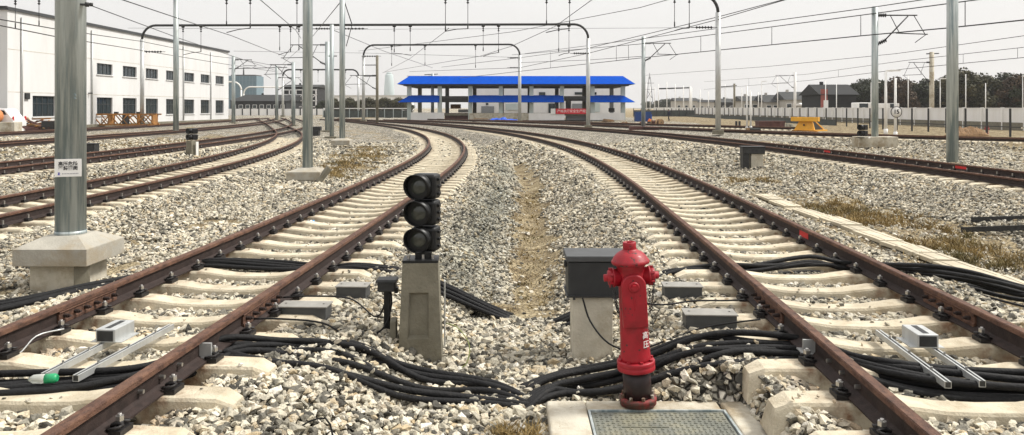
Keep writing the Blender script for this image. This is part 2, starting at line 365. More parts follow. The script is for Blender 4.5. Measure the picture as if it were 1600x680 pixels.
# rust washed down around the rail seats of the sleepers
nt = M_SLEEPER.node_tree; L = nt.links; b = nt.nodes['Principled BSDF']; src = b.inputs['Base Color'].links[0].from_socket
tc = _n(nt, 'ShaderNodeTexCoord'); sx_ = _n(nt, 'ShaderNodeSeparateXYZ'); L.new(tc.outputs['Object'], sx_.inputs[0])
ab = _n(nt, 'ShaderNodeMath', operation='ABSOLUTE'); L.new(sx_.outputs['X'], ab.inputs[0]); su = _n(nt, 'ShaderNodeMath', operation='SUBTRACT'); L.new(ab.outputs[0], su.inputs[0]); su.inputs[1].default_value = .754
a2 = _n(nt, 'ShaderNodeMath', operation='ABSOLUTE'); L.new(su.outputs[0], a2.inputs[0]); rg = _n(nt, 'ShaderNodeMapRange'); rg.inputs['From Min'].default_value = .10; rg.inputs['From Max'].default_value = .30; rg.inputs['To Min'].default_value = 1; rg.inputs['To Max'].default_value = 0; L.new(a2.outputs[0], rg.inputs['Value'])
oi = _n(nt, 'ShaderNodeObjectInfo'); of = _n(nt, 'ShaderNodeVectorMath', operation='ADD'); L.new(tc.outputs['Object'], of.inputs[0]); L.new(oi.outputs['Location'], of.inputs[1])
ns = _n(nt, 'ShaderNodeTexNoise'); ns.inputs['Scale'].default_value = 11; ns.inputs['Detail'].default_value = 6; L.new(of.outputs[0], ns.inputs['Vector'])
nr = _n(nt, 'ShaderNodeMapRange'); nr.inputs['From Min'].default_value = .42; nr.inputs['From Max'].default_value = .68; L.new(ns.outputs['Fac'], nr.inputs['Value'])
mu = _n(nt, 'ShaderNodeMath', operation='MULTIPLY'); L.new(rg.outputs[0], mu.inputs[0]); L.new(nr.outputs[0], mu.inputs[1])
mz = _n(nt, 'ShaderNodeMix', data_type='RGBA'); L.new(mu.outputs[0], mz.inputs['Factor']); L.new(src, mz.inputs['A']); mz.inputs['B'].default_value = (.22, .13, .075, 1); L.new(mz.outputs['Result'], b.inputs['Base Color'])
for n_ in nt.nodes:                          # every sleeper its own stains
    if n_.type == 'TEX_NOISE' and n_ is not ns and n_.inputs['Vector'].links and n_.inputs['Vector'].links[0].from_node.type == 'TEX_COORD': L.new(of.outputs[0], n_.inputs['Vector'])

# chipped paint on the hydrant
nt = M_RED.node_tree; L = nt.links; b = nt.nodes['Principled BSDF']; src = b.inputs['Base Color'].links[0].from_socket
tc = _n(nt, 'ShaderNodeTexCoord'); n1 = _n(nt, 'ShaderNodeTexNoise'); n1.inputs['Scale'].default_value = 34; n1.inputs['Detail'].default_value = 4; L.new(tc.outputs['Object'], n1.inputs['Vector'])
n2 = _n(nt, 'ShaderNodeTexNoise'); n2.inputs['Scale'].default_value = 5; L.new(tc.outputs['Object'], n2.inputs['Vector']); ad = _n(nt, 'ShaderNodeMath', operation='MULTIPLY_ADD'); L.new(n2.outputs['Fac'], ad.inputs[0]); ad.inputs[1].default_value = .55; L.new(n1.outputs['Fac'], ad.inputs[2])
rg = _n(nt, 'ShaderNodeMapRange'); rg.inputs['From Min'].default_value = .945; rg.inputs['From Max'].default_value = .975; L.new(ad.outputs[0], rg.inputs['Value'])
mz = _n(nt, 'ShaderNodeMix', data_type='RGBA'); L.new(rg.outputs[0], mz.inputs['Factor']); L.new(src, mz.inputs['A']); mz.inputs['B'].default_value = (.05, .02, .018, 1); L.new(mz.outputs['Result'], b.inputs['Base Color'])
# ---------------------------------------------------------------- rails, sleepers, clips
G2 = .754                                   # half the distance between rail centre lines
PROF = [(-.075, -.176), (.075, -.176), (.075, -.164), (.03, -.150), (.0085, -.136), (.0085, -.052), (.0365, -.040), (.0365, -.010), (.030, -.001), (-.030, -.001), (-.0365, -.010), (-.0365, -.040), (-.0085, -.052), (-.0085, -.136), (-.03, -.150), (-.075, -.164)]
PMAT = [1, 1, 1, 1, 1, 1, 0, 0, 0, 0, 0, 1, 1, 1, 1, 1]
def rail(k, side, s0, s1, parent, step, rmats):
    ss = np.r_[np.arange(s0, s1, step), s1]; vs_ = []; mb = MB(); n = len(PROF)
    for s in ss:
        p, d, nn = frame_at(k, s); c = p - nn * side * G2
        for u, z in PROF: vs_.append((c[0] - nn[0] * u, c[1] - nn[1] * u, z))
    fs = []; ms = []
    for i in range(len(ss) - 1):
        for j in range(n):
            a, b2 = i * n + j, i * n + (j + 1) % n; fs.append((a, b2, b2 + n, a + n)); ms.append(PMAT[j])
    mb.add(vs_, fs); mb.m = ms
    mb.f += [list(range(n))[::-1], [(len(ss) - 1) * n + j for j in range(n)]]; mb.m += [1, 1]; mb.sm += [False, False]
    return mb.build('rail', rmats, parent, -parent.location)
def sleeper_mesh():
    sec = [(-1.30, -.40, .13, .15), (-1.27, -.235, .075, .15), (-1.17, -.190, .098, .15), (-.9, -.186, .105, .15), (-.56, -.186, .105, .15), (-.42, -.205, .098, .145), (-.25, -.228, .09, .14), (0, -.234, .088, .14)]
    sec = sec + [(-x, z, a, b_) for x, z, a, b_ in sec[:-1]][::-1]
    vs_ = []
    for x, z, a, b_ in sec: vs_ += [(x, -b_, -.42), (x, -a - .012, z - .018), (x, -a, z), (x, a, z), (x, a + .012, z - .018), (x, b_, -.42)]
    fs = []
    for i in range(len(sec) - 1):
        for j in range(6):
            a, b2 = i * 6 + j, i * 6 + (j + 1) % 6; fs.append((a, a + 6, b2 + 6, b2))
    m = MB().add(vs_, fs, 0, False); o = (len(sec) - 1) * 6
    m.f += [[0, 1, 2, 3, 4, 5], [o + j for j in range(6)][::-1]]; m.m += [0, 0]; m.sm += [False, False]
    return m.mesh('sleeper', M_SLEEPER)
def clip_mesh(hi):
    """bolted spring clip on the rail foot; local x points away from the rail"""
    m = MB()
    m.box((.105, 0, -.168), (.07, .13, .03), 0)
    if hi:
        m.tube([(.055, -.05, -.150), (.085, -.062, -.142), (.125, -.055, -.135), (.135, -.028, -.130), (.098, -.022, -.126), (.062, -.018, -.140), (.056, 0, -.142), (.062, .018, -.140), (.098, .022, -.126), (.135, .028, -.130), (.125, .055, -.135), (.085, .062, -.142), (.055, .05, -.150)], .0085, 6, 0)
        m.cyl((.10, 0, -.155), (.10, 0, -.113), .021, n=12, mi=0)
        m.lathe([(.024, -.116), (.024, -.090)], 6, 1, Matrix.Translation((.10, 0, 0)), False)
        m.cyl((.10, 0, -.09), (.10, 0, -.078), .011, n=8, mi=1)
    else:
        m.box((.095, 0, -.145), (.06, .11, .022), 0)
        m.cyl((.10, 0, -.15), (.10, 0, -.075), .017, n=6, mi=1, smooth=False)
    return m.mesh('rail_clip', [M_CLIP, M_STEELNUT])
SLEEPER_ME, CLIP_HI, CLIP_LO = sleeper_mesh(), clip_mesh(True), clip_mesh(False)
SLEEPER_POS = []                            # (x, y, angle) for the stones to keep clear of
LABELS = {
 'A': 'rusty railway track with white concrete sleepers passing behind the three-lens signal, before the lettered pole',
 'B': 'rusty railway track with white concrete sleepers beside the concrete cable trough',
 'C': 'railway track running just behind the grey pole that carries the white notice',
 'D': 'railway track behind the small signal on its pale concrete post',
 'E': 'distant track in front of the stacked rusty planks and white building',
 'F': 'farthest track running at the foot of the white building',
 'G': 'railway track with red paint marks beyond the dry grass strip',
 'H': 'far track running behind the low signal and concrete block',
 'I': 'far siding that ends at the yellow buffer stop',
}
TR = {}
def make_track(k, y0, y1, ysl, yhi, phase):
    p0, _, _ = frame_at(k, s_of_y(k, max(y0, CL[k][:, 1].min() + .1)) if k not in 'HI' else 2)
    t = thing('railway_track', LABELS[k], 'railway track', (p0[0], p0[1], -.42), group='railway tracks of the yard'); TR[k] = t
    if k in 'HI': s0, s1 = 1.0, .5 * (len(CL[k]) - 3)
    else: s0, s1 = s_of_y(k, y0), s_of_y(k, y1)
    for side in (-1, 1):
        TR[k, side] = rail(k, side, s0, s1, t, .5 if y0 < 20 else 1.5, [M_RUST, M_RUSTD])
    s = s_of_y(k, phase) if k not in 'HI' else 1.3; s_end = s_of_y(k, ysl) if k not in 'HI' else ysl
    while s < s_end:
        p, d, nn = frame_at(k, s); ang = math.atan2(-nn[1], -nn[0]) + rng.normal(0, .006)
        sl = obj('sleeper', SLEEPER_ME, t, Vector((p[0], p[1], rng.normal(0, .004))) - t.location, rot=(0, 0, ang))
        SLEEPER_POS.append((p[0], p[1], ang))
        hi = p[1] < yhi
        if hi or p[1] < 34:
            for rs in (-1, 1):
                for o_ in (-1, 1):
                    if not hi and k not in 'AB' and (rs, o_) != (1, 1) and rs * o_ != -1: continue
                    obj('rail_clip', CLIP_HI if hi else CLIP_LO, sl, (rs * G2, 0, 0), rot=(0, 0, 0 if o_ > 0 else math.pi))
        s += .6 + rng.normal(0, .008)
make_track('A', 1.0, 108, 62, 15, 3.67)
make_track('B', 1.0, 114, 62, 15, 3.50)
make_track('C', 6, 112, 46, 0, 7.2)
make_track('D', 12, 124, 40, 0, 15)
make_track('G', 9, 104, 44, 0, 11)
make_track('E', 22, 118, 22, 0, 22)
make_track('F', 34, 120, 34, 0, 34)
make_track('H', 0, 0, 22, 0, 0)
make_track('I', 0, 0, 12, 0, 0)

# joint bars (fishplates) with bolts, bond plates and paint marks: sub-parts of the rail they sit on
def on_rail(k, side, y):
    s = s_of_y(k, y); p, d, nn = frame_at(k, s)
    return p - nn * side * G2, d, math.atan2(d[1], d[0])
def rail_part(name, mb, mats, k, side, y, bevel=0, lab=None):
    c, d, a = on_rail(k, side, y); r = TR[k, side]
    o = mb.build(name, mats, r, Vector((c[0], c[1], 0)), bevel, rot=(0, 0, a))
    if lab: o['label'] = lab
    return o
for k in 'AB':
    for side in (-1, 1):
        for o_ in (-1, 1):                  # both sides of the rail web
            m = MB(); m.prism([(.010, -.135), (.034, -.147), (.034, -.128), (.024, -.115), (.024, -.07), (.034, -.056), (.030, -.045), (.010, -.055)], -.41, .41, 0,
                              Matrix(((0, 0, 1, 0), (o_, 0, 0, 0), (0, 1, 0, 0), (0, 0, 0, 1))))
            for bx in (-.34, -.2, -.06, .08, .22, .35):
                m.cyl((bx, o_ * .024, -.092), (bx, o_ * .062, -.092), .017, n=6, mi=1, smooth=False); m.cyl((bx, o_ * .06, -.092), (bx, o_ * .08, -.092), .010, n=8, mi=1)
            rail_part('fishplate', m, [M_RUST, M_RUSTD], k, side, 6.55)
    in_ = 1 if k == 'A' else -1             # rail next to the ditch
    m = MB(); m.box((0, -in_ * .05, -.10), (.02, .085, .10)); m.box((.05, -in_ * .05, -.149), (.14, .10, .008))
    for q in ((.05, .03), (.09, .03), (.05, .07)): m.cyl((q[0], -in_ * q[1], -.15), (q[0], -in_ * q[1], -.11), .012, n=6, mi=1, smooth=False)
    rail_part('bond_plate', m, [M_GALVL, M_STEELNUT], k, in_, 5.42)
    for yy in (4.62, 4.87, 3.9, 5.1):
        m = MB().cyl((0, -in_ * .008, -.095), (0, -in_ * .04, -.095), .014, n=6, mi=0, smooth=False)
        rail_part('web_bolt', m, M_STEELNUT, k, in_, yy)
M_REDMARK = mat('red_mark', (.55, .02, .02), .6, var=.2, scale=20)
for k, side, y, L_ in (('B', 1, 10.25, .34), ('G', 1, 29.5, .5), ('G', 1, 21.6, .5)):
    rail_part('paint_mark', MB().box((0, .0098, -.092), (L_, .003, .075)), M_REDMARK, k, side, y, lab='red paint patch on the rail web')
# ---------------------------------------------------------------- near objects beside the track
def pole_mesh(name, h, r, m, n=20):
    return MB().lathe([(r, 0), (r * .97, h)], n, 0).mesh(name, m)

# --- tall pole with the white notice, on its stepped concrete base
PB = Vector((-5.2, 9.05, -.55))
t = thing('catenary_pole', 'thick grey steel pole carrying a white notice, on a stepped square concrete base', 'pole', PB, group='poles of the overhead line')
m = MB(); m.box((0, 0, .455), (.84, .84, .19)); m.add([(-.42, -.42, .55), (.42, -.42, .55), (.42, .42, .55), (-.42, .42, .55), (-.2, -.2, .665), (.2, -.2, .665), (.2, .2, .665), (-.2, .2, .665)], [(0, 1, 5, 4), (1, 2, 6, 5), (2, 3, 7, 6), (3, 0, 4, 7), (4, 5, 6, 7)])
m.build('foundation_slab', M_CONCR, t, bevel=.008)
MB().box((-.03, .03, .10), (.56, .62, .52)).build('foundation_block', M_CONCL, t, bevel=.01)
MB().box((.30, -.30, .20), (.16, .05, .36), rz=.6).build('loose_slab', M_CONC, t, bevel=.005)
o = obj('pole_shaft', pole_mesh('pole_shaft', 8.6, .165, M_GALV, 28), t, (0, 0, .655))
MB().lathe([(.17, 0), (.17, .05), (.163, .05)], 28).build('pole_collar', M_GALV, o, (0, 0, .0))
br_ = MB().box((.20, -.05, 2.70), (.16, .04, .022)); br_.cyl((.22, -.05, 2.675), (.22, -.05, 2.725), .024, n=8); br_.cyl((.27, -.05, 2.68), (.27, -.05, 2.72), .02, n=8); br_.build('side_bracket', M_IRON, o)
for z in (1.6, 1.64): MB().box((.12, -.12, z), (.02, .02, .014)).build('weld_lug', M_GALV, o)
sg = MB().box((0, -.172, 0), (.275, .006, .205)).build('notice', M_WHITE, t, (0, 0, 1.45), bevel=.002, rot=(0, 0, R(21))); sg['label'] = 'white notice with two rows of black characters'
MK = mat('ink_black', (.012, .012, .014), .6, var=0); MKB = mat('ink_blue', (.08, .07, .35), .6, var=0); MKG = mat('ink_grey', (.3, .3, .33), .6, var=0)
text('lettering', '高压危险', .050, MK, sg, (0, -.1755, .047), (R(90), 0, 0), bold=.0012)
text('lettering', '严禁攀爬', .050, MK, sg, (0, -.1755, -.006), (R(90), 0, 0), bold=.0012)
fl_ = MB()
for i in range(11): fl_.box((-.055 + i * .0155, -.1755, -.066), (.011, .0012, .010))
fl_.build('fine_print', MKG, sg)
MB().add([(-.105, -.1757, -.05), (-.085, -.1757, -.05), (-.078, -.1757, -.062), (-.09, -.1757, -.066), (-.076, -.1757, -.083), (-.108, -.1757, -.08), (-.098, -.1757, -.066)], [(0, 1, 2, 3, 6), (3, 4, 5, 6)]).build('emblem', MKB, sg)

# --- three-lens ground signal on its concrete post
SX, SY = -.775, 6.55
t = thing('ground_signal', 'black three-lens ground signal on a tapered grey concrete post', 'railway signal', (SX, SY, -.60), R(3))
H = .895; lerp = lambda a_, b_, f_: a_ + (b_ - a_) * f_
def post_front(u, v, d_=0):                  # point on the sloping front face, u -1..1 across, v 0..1 up
    w_ = lerp(.185, .148, v); return (u * w_, lerp(-.15, -.13, v) + d_, v * H)
m = MB(); m.add([(-.185, -.15, 0), (.185, -.15, 0), (.185, .15, 0), (-.185, .15, 0), (-.148, -.13, H), (.148, -.13, H), (.148, .13, H), (-.148, .13, H)], [(0, 3, 2, 1), (4, 5, 6, 7), (1, 2, 6, 5), (2, 3, 7, 6), (3, 0, 4, 7)])
oq = [post_front(-1, 0), post_front(1, 0), post_front(1, 1), post_front(-1, 1)]; iq = [post_front(-.6, .30), post_front(.42, .30), post_front(.45, .73), post_front(-.58, .73)]; dq = [post_front(-.52, .325, .035), post_front(.35, .325, .035), post_front(.38, .705, .035), post_front(-.5, .705, .035)]
m.add(oq + iq + dq, [(i, (i + 1) % 4, (i + 1) % 4 + 4, i + 4) for i in range(4)] + [(i + 4, (i + 1) % 4 + 4, (i + 1) % 4 + 8, i + 8) for i in range(4)] + [(8, 9, 10, 11)])
m.build('concrete_post', M_CONC, t)
MB().box((0, 0, H + .012), (.30, .25, .024)).build('base_plate', M_BLACK, t, bevel=.004)
for sx in (-.10, .02, .10): MB().cyl((sx, -.06, H + .02), (sx, -.06, H + .06), .012, n=6, smooth=False).build('base_bolt', M_STEELNUT, t)
MB().box((.02, .02, H + .05), (.14, .12, .07)).build('bracket', M_BLACK, t, bevel=.01)
M_LENS = glass_mat('signal_lens', (.045, .05, .042), .12)
for j, zz in enumerate((H + .178, H + .405, H + .628)):
    u = MB().box((.018, .085, 0), (.215, .17, .215)).build('lamp_housing', M_BLACK, t, (.0, 0, zz), bevel=.03, seg=3, rot=(0, 0, R(-16)))
    mm = MB(); n = 32                        # open visor, longer on top
    for rr, flip in ((.108, 0), (.102, 1)):
        vs_ = []
        for i in range(n + 1):
            a = 2 * math.pi * i / n; d_ = .05 + .065 * (.5 + .5 * math.sin(a))
            vs_ += [(rr * math.cos(a), 0, rr * math.sin(a)), (rr * math.cos(a) * 1.03, -d_, rr * math.sin(a) * 1.03)]
        mm.add(vs_, [(2 * i, 2 * i + 2, 2 * i + 3, 2 * i + 1) for i in range(n)], 0, True)
    oo = len(mm.v) // 2
    mm.f += [[2 * i + 1, 2 * i + 3, oo + 2 * i + 3, oo + 2 * i + 1] for i in range(n)]; mm.m += [0] * n; mm.sm += [True] * n
    mm.build('visor', M_BLACK, u, (-.02, 0, 0))
    MB().lathe([(.112, 0), (.112, .02), (.098, .02)], 32, 0, Matrix.Rotation(R(90), 4, 'X')).build('lens_ring', M_BLACK, u, (-.02, .004, 0))
    ln = MB(); ln.lathe([(.0005, .022), (.03, .0205), (.06, .015), (.078, .006), (.08, 0)], 28, 0, Matrix.Rotation(R(90), 4, 'X'), True, False)
    ln.build('lens', M_LENS, u, (-.02, -.004, 0))
    for hz in (-.06, .0, .06): MB().box((.132, .085, hz), (.022, .05, .022)).build('hinge', M_BLACK, u, bevel=.004)
    MB().cyl((-.02, -.01, -.112), (-.02, -.01, -.09), .006, n=6).build('drain_screw', M_STEELNUT, u)
MB().box((-.235, .03, .18), (.05, .14, .42)).build('side_slab', M_CONC, t, bevel=.006)
m = MB(); m.box((.20, .02, .44), (.012, .05, .55)); m.build('side_channel', M_GALVL, t)

# --- black cable terminal on its short post, left of the signal
t = thing('cable_terminal', 'small black cable terminal on a short post beside the signal post', 'cable terminal', (-1.075, 6.62, -.55))
MB().box((0, 0, .36), (.055, .05, .46)).build('post', M_BLACK, t, bevel=.006)
MB().box((0, 0, .615), (.15, .13, .085)).build('terminal_body', M_IRON, t, bevel=.01)
MB().box((0, 0, .667), (.185, .16, .024), taper=(.9, .9)).build('lid', M_IRON, t, bevel=.006)
MB().box((.08, -.01, .58), (.03, .06, .05)).build('gland', M_BLACK, t, bevel=.004)

# --- equipment box on a concrete block behind the hydrant
t = thing('equipment_box', 'dark grey lidded equipment box on a pale concrete block behind the hydrant', 'equipment box', (.73, 6.75, -.62))
MB().box((-.035, 0, .29), (.345, .30, .60)).build('concrete_block', M_CONCL, t, bevel=.008)
bx = MB().box((0, 0, .745), (.50, .36, .30)).build('box_body', mat('box_dark', (.03, .032, .033), .5, .1, var=.2), t, bevel=.012)
MB().box((0, 0, .925), (.54, .40, .05), taper=(.985, .985)).build('lid', M_GREYBOX, bx, bevel=.008)
MB().box((0, 0, .603), (.53, .39, .018)).build('bottom_flange', M_IRON, bx, bevel=.003)
MB().box((-.265, -.05, .86), (.022, .06, .05)).build('latch', M_IRON, bx, bevel=.003)
for sx in (-.2, .2): MB().cyl((sx, -.2, .58), (sx, -.2, .612), .012, n=6, smooth=False).build('flange_bolt', M_IRON, bx)

# --- the hydrant
HX, HY = .842, 5.30
t = thing('fire_hydrant', 'red pillar fire hydrant with white characters, on a black flanged pipe', 'fire hydrant', (HX + .03, HY, -.46)); t.rotation_euler = (0, R(-3.2), R(0))
def bolts(mb, r, z, n, br=.011, h=.02, mi=0, a0=.2):
    for i in range(n):
        a = a0 + 2 * math.pi * i / n; mb.cyl((r * math.cos(a), r * math.sin(a), z), (r * math.cos(a), r * math.sin(a), z + h), br, n=6, mi=mi, smooth=False)
m = MB().lathe([(.085, -.15), (.085, .02), (.125, .022), (.125, .045), (.128, .047), (.128, .068), (.095, .07)], 32)
f = m.build('lower_flange', M_REDW, t); m = MB(); bolts(m, .108, .066, 8, .012, .026); m.build('flange_bolt', mat('rust_bolt', (.12, .07, .045), .8, .2, var=.4, scale=30, c2=(.4, .36, .3), mask=(.5, .6)), f)
MB().lathe([(.098, .066), (.097, .15), (.095, .26)], 32).build('lower_pipe', mat('pipe_black', (.02, .012, .012), .45, .1, var=.4, scale=16, c2=(.07, .02, .02), mask=(.52, .66)), t)
f = MB().lathe([(.10, .255), (.128, .257), (.130, .262), (.130, .283), (.128, .286), (.128, .292), (.130, .296), (.130, .317), (.126, .322), (.105, .324)], 36).build('flange', M_RED, t)
m = MB(); bolts(m, .114, .32, 8, .012, .016); m.build('flange_bolt', M_RED, f)
MB().lathe([(.106, .32), (.103, .34), (.100, .42), (.095, .6), (.091, .78), (.091, .86), (.094, .92), (.096, .965), (.104, .975), (.104, .985)], 40).build('barrel', M_RED, t)
MB().lathe([(.108, .982), (.128, .988), (.131, .996), (.131, 1.006), (.124, 1.014), (.108, 1.04), (.085, 1.062), (.058, 1.076), (.05, 1.08), (.048, 1.086)], 36).build('bonnet', M_RED, t)
m = MB().lathe([(.044, 1.08), (.046, 1.09), (.046, 1.128), (.043, 1.134), (.036, 1.134), (.034, 1.118), (.0005, 1.118)], 20, caps=False)
m.box((0, 0, 1.125), (.028, .028, .03)); m.build('operating_nut', M_RED, t)
for sx, nm in ((-1, 'left'), (1, 'right')):
    Mx = Matrix.Translation((0, 0, .895)) @ Matrix.Rotation(R(90) * sx, 4, 'Y')
    nz = MB().lathe([(.062, .06), (.060, .115), (.066, .117), (.066, .128)], 24, 0, Mx).build('side_outlet', M_RED, t)
    c = MB().lathe([(.052, .126), (.056, .13), (.056, .15), (.050, .16), (.030, .163), (.026, .166), (.026, .188), (.02, .19)], 12, 0, Mx, True)
    for i in range(6):
        a = i * math.pi / 3; c.box((0, 0, 0), (.02, .014, .024), mtx=Mx @ Matrix.Rotation(a, 4, 'Z') @ Matrix.Translation((.057, 0, .141)))
    c.build('outlet_cap', M_RED, nz)
    ch = MB(); pts = spline([(sx * .15, -.05, .87), (sx * .13, -.075, .78), (sx * .12, -.075, .70), (sx * .105, -.06, .66), (sx * .115, -.03, .73), (sx * .12, 0, .83)], .017)
    for i, q in enumerate(pts[:-1]):
        d_ = (Vector(pts[i + 1]) - Vector(q)).normalized(); Mq = Matrix.Translation(q) @ d_.to_track_quat('X', 'Z').to_matrix().to_4x4() @ Matrix.Rotation(R(90) * (i % 2), 4, 'X')
        ring = [Mq @ Vector((.012 * math.cos(a), .007 * math.sin(a), 0)) for a in [2 * math.pi * j / 8 for j in range(9)]]
        ch.tube(ring, .0026, 5, caps=False)
    ch.build('chain', M_IRON, nz)
# arched front outlet cover
m = MB(); n = 18; vs_ = []
for i in range(n + 1):
    a = math.pi * i / n; vs_.append((.085 * math.cos(a), .085 * math.sin(a)))
arch = [(-.085, -.28)] + vs_[::-1] + [(.085, -.28)]
Mx = Matrix.Translation((0, -.055, .845)) @ Matrix.Rotation(R(90), 4, 'X')
m.prism(arch, 0, .052, 0, Mx); fc = m.build('front_cover', M_RED, t, bevel=.012, seg=3)
m = MB().lathe([(.036, .05), (.036, .062), (.03, .066)], 24, 0, Mx); m.lathe([(.021, .064), (.021, .088)], 6, 0, Mx, False); m.build('cover_bolt', M_RED, fc)
MB().box((0, -.108, .735), (.012, .01, .10)).build('cast_rib', M_RED, fc, bevel=.003)
text('lettering', '高', .052, M_WHITE, t, (.062, -.0845, .507), (R(90), 0, R(33)))
text('lettering', '压', .052, M_WHITE, t, (.064, -.0860, .446), (R(90), 0, R(33)))

# --- steel cover plate in its concrete rim in front of the hydrant
t = thing('inspection_cover', 'grey-green ribbed steel cover set in a worn pale concrete rim before the hydrant', 'inspection cover', (.98, 4.7, -.48))
M_PLATE = mat('plate_steel', (.19, .195, .165), .5, .35, var=.22, scale=4, c2=(.33, .31, .22), mask=(.54, .7), bump=.1)
for (c, d) in (((-.605, 0, -.08), (.27, 1.36, .22)), ((.585, 0, -.08), (.23, 1.36, .22)), ((-.01, .60, -.083), (.92, .17, .22)), ((-.01, -.60, -.083), (.92, .17, .22))):
    MB().box(c, d).build('rim', M_CONCL, t, bevel=.02, seg=3)
for (c, d) in (((-.458, 0, .006), (.016, 1.02, .05)), ((.458, 0, .006), (.016, 1.02, .05)), ((0, .506, .006), (.90, .012, .05))): MB().box(c, d).build('frame', M_GALV, t, bevel=.002)
pl = MB().box((0, 0, .008), (.89, .99, .02)).build('plate', M_PLATE, t, bevel=.003)
ribs = MB()
for i in range(26):
    for j in range(30):
        x, y = -.42 + i * .0336, -.47 + j * .0324
        ribs.box((x, y, .0195), (.022 if (i + j) % 2 else .006, .006 if (i + j) % 2 else .022, .006))
ribs.build('tread_ribs', M_PLATE, pl); ribs_o = pl.children[0]; ribs_o['kind'] = 'stuff'
for y in (-.2, .25): MB().box((-.12, y, .012), (.3, .014, .026)).build('lifting_slot', M_PLATE, pl)

# --- grey bond boxes at the sleeper ends
for (px, py, w, lab) in ((548, 478, .29, 'short grey lidded box at the sleeper ends under the thin black wires'), (471, 513, .42, 'long grey box lying at the sleeper end behind the bundled cables'),
                         (1068, 478, .36, 'grey box at the sleeper ends behind the hydrant outlet'), (1112, 527, .42, 'long grey box at the sleeper end right of the hydrant chain')):
    q = on_z(px, py, -.31); q.z += .05; t = thing('bond_box', lab, 'cable box', q, R(-3), group='bond boxes at the sleeper ends')
    MB().box((0, .1, .055), (w, .19, .14)).build('box_body', M_GREYBOX, t, bevel=.006)
    MB().box((0, .1, .131), (w + .02, .21, .012)).build('lid', mat('lid_grey', (.26, .25, .225), .6, var=.2), t, bevel=.003)
    for sx in (-.4, .4): MB().cyl((sx * w, .1, .13), (sx * w, .1, .145), .01, n=6, smooth=False).build('lid_screw', M_STEELNUT, t)

# --- galvanised strut frames lying inside the tracks
def strut(name, p0, p1, parent):
    p0, p1 = Vector(p0), Vector(p1); d = (p1 - p0); L_ = d.length; a = math.atan2(d.y, d.x)
    m = MB(); M_ = Matrix.Rotation(a, 4, 'Z')
    for c, dd in (((L_ / 2, -.019, .02), (L_, .003, .04)), ((L_ / 2, .019, .02), (L_, .003, .04)), ((L_ / 2, 0, .0015), (L_, .035, .003)), ((L_ / 2, -.0145, .0405), (L_, .012, .003)), ((L_ / 2, .0145, .0405), (L_, .012, .003))): m.box(c, dd, 0, mtx=M_)
    o = m.build(name, M_GALVL, parent, p0)
    e = MB(); e.box((.006, 0, .02), (.008, .035, .034), 0, mtx=M_); e.build('end_plug', M_IRON, o)
    for u in (.2, .5, .8): MB().cyl(M_ @ Vector((u * L_, 0, .03)), M_ @ Vector((u * L_, 0, .062)), .008, n=6, smooth=False).build('bolt', M_STEELNUT, o)
def strut_frame(lab, base, a0, a1, b0, b1, bc, rz):
    t = thing('strut_frame', lab, 'steel bracket', base, group='strut frames inside the tracks'); B = Vector(base)
    strut('channel', Vector(a0) - B, Vector(a1) - B, t); strut('channel', Vector(b0) - B, Vector(b1) - B, t)
    m = MB(); m.box((0, 0, .05), (.15, .26, .10)); o = m.build('channel_box', M_GALVL, t, Vector(bc) - B, bevel=.006, rot=(0, 0, rz))
    MB().box((0, -.131, .05), (.12, .004, .075)).build('opening', M_IRON, o); MB().box((0, 0, .1005), (.04, .2, .003)).build('slot', M_IRON, o)
    for sx in (-1, 1): MB().box((sx * .095, 0, .003), (.05, .24, .006)).build('foot_flange', M_GALVL, o)
zt = -.178
strut_frame('galvanised channel frame with a box, lying beside the green-capped bottle', (-2.95, 5.4, -.19), (-3.06, 5.02, zt), (-3.0, 5.98, zt), (-2.83, 4.98, zt), (-2.73, 6.16, zt), (-2.985, 5.78, zt + .045), R(-4))
strut_frame('galvanised channel frame with a box, lying over the cables inside the track', (2.9, 5.4, -.19), (2.76, 4.86, zt), (2.86, 6.0, zt), (2.99, 4.88, zt), (3.08, 5.9, zt), (3.0, 5.65, zt + .045), R(-4))

# --- plastic bottle
t = thing('plastic_bottle', 'clear plastic bottle with a green cap end lying by the channel frame', 'bottle', (-3.02, 4.97, -.185), R(8))
Mx = Matrix.Translation((0, 0, .03)) @ Matrix.Rotation(R(90), 4, 'Y')
g, nt, b = node_mat('clear_plastic'); b.inputs['Base Color'].default_value = (.8, .82, .76, 1); b.inputs['Roughness'].default_value = .15; b.inputs['Transmission Weight'].default_value = .6
MB().lathe([(.012, -.10), (.028, -.07), (.03, -.03), (.03, .02)], 16, 0, Mx).build('bottle_body', g, t)
MB().lathe([(.0305, .0), (.0305, .06), (.02, .075)], 16, 0, Mx).build('green_end', mat('green_plastic', (.02, .30, .12), .35, var=.2), t)
t = thing('crumpled_wrapper', 'small blue and white wrapper lying between the sleepers', 'litter', on_z(484, 348, -.22)); t.scale = (.55,) * 3
for j, (dx, mm_) in enumerate(((-.06, MKB), (.03, M_WHITE), (.1, MKB))):
    m = MB(); m.add([(dx - .05, -.03, .01), (dx, -.05, .05), (dx + .05, -.02, .02), (dx + .03, .04, .06), (dx - .04, .04, .02), (dx, 0, .08)], [(0, 1, 5), (1, 2, 5), (2, 3, 5), (3, 4, 5), (4, 0, 5)]); m.build('wrapper_piece', mat('litter_blue', (.05, .25, .5), .5) if mm_ is MKB else M_WHITE, t)
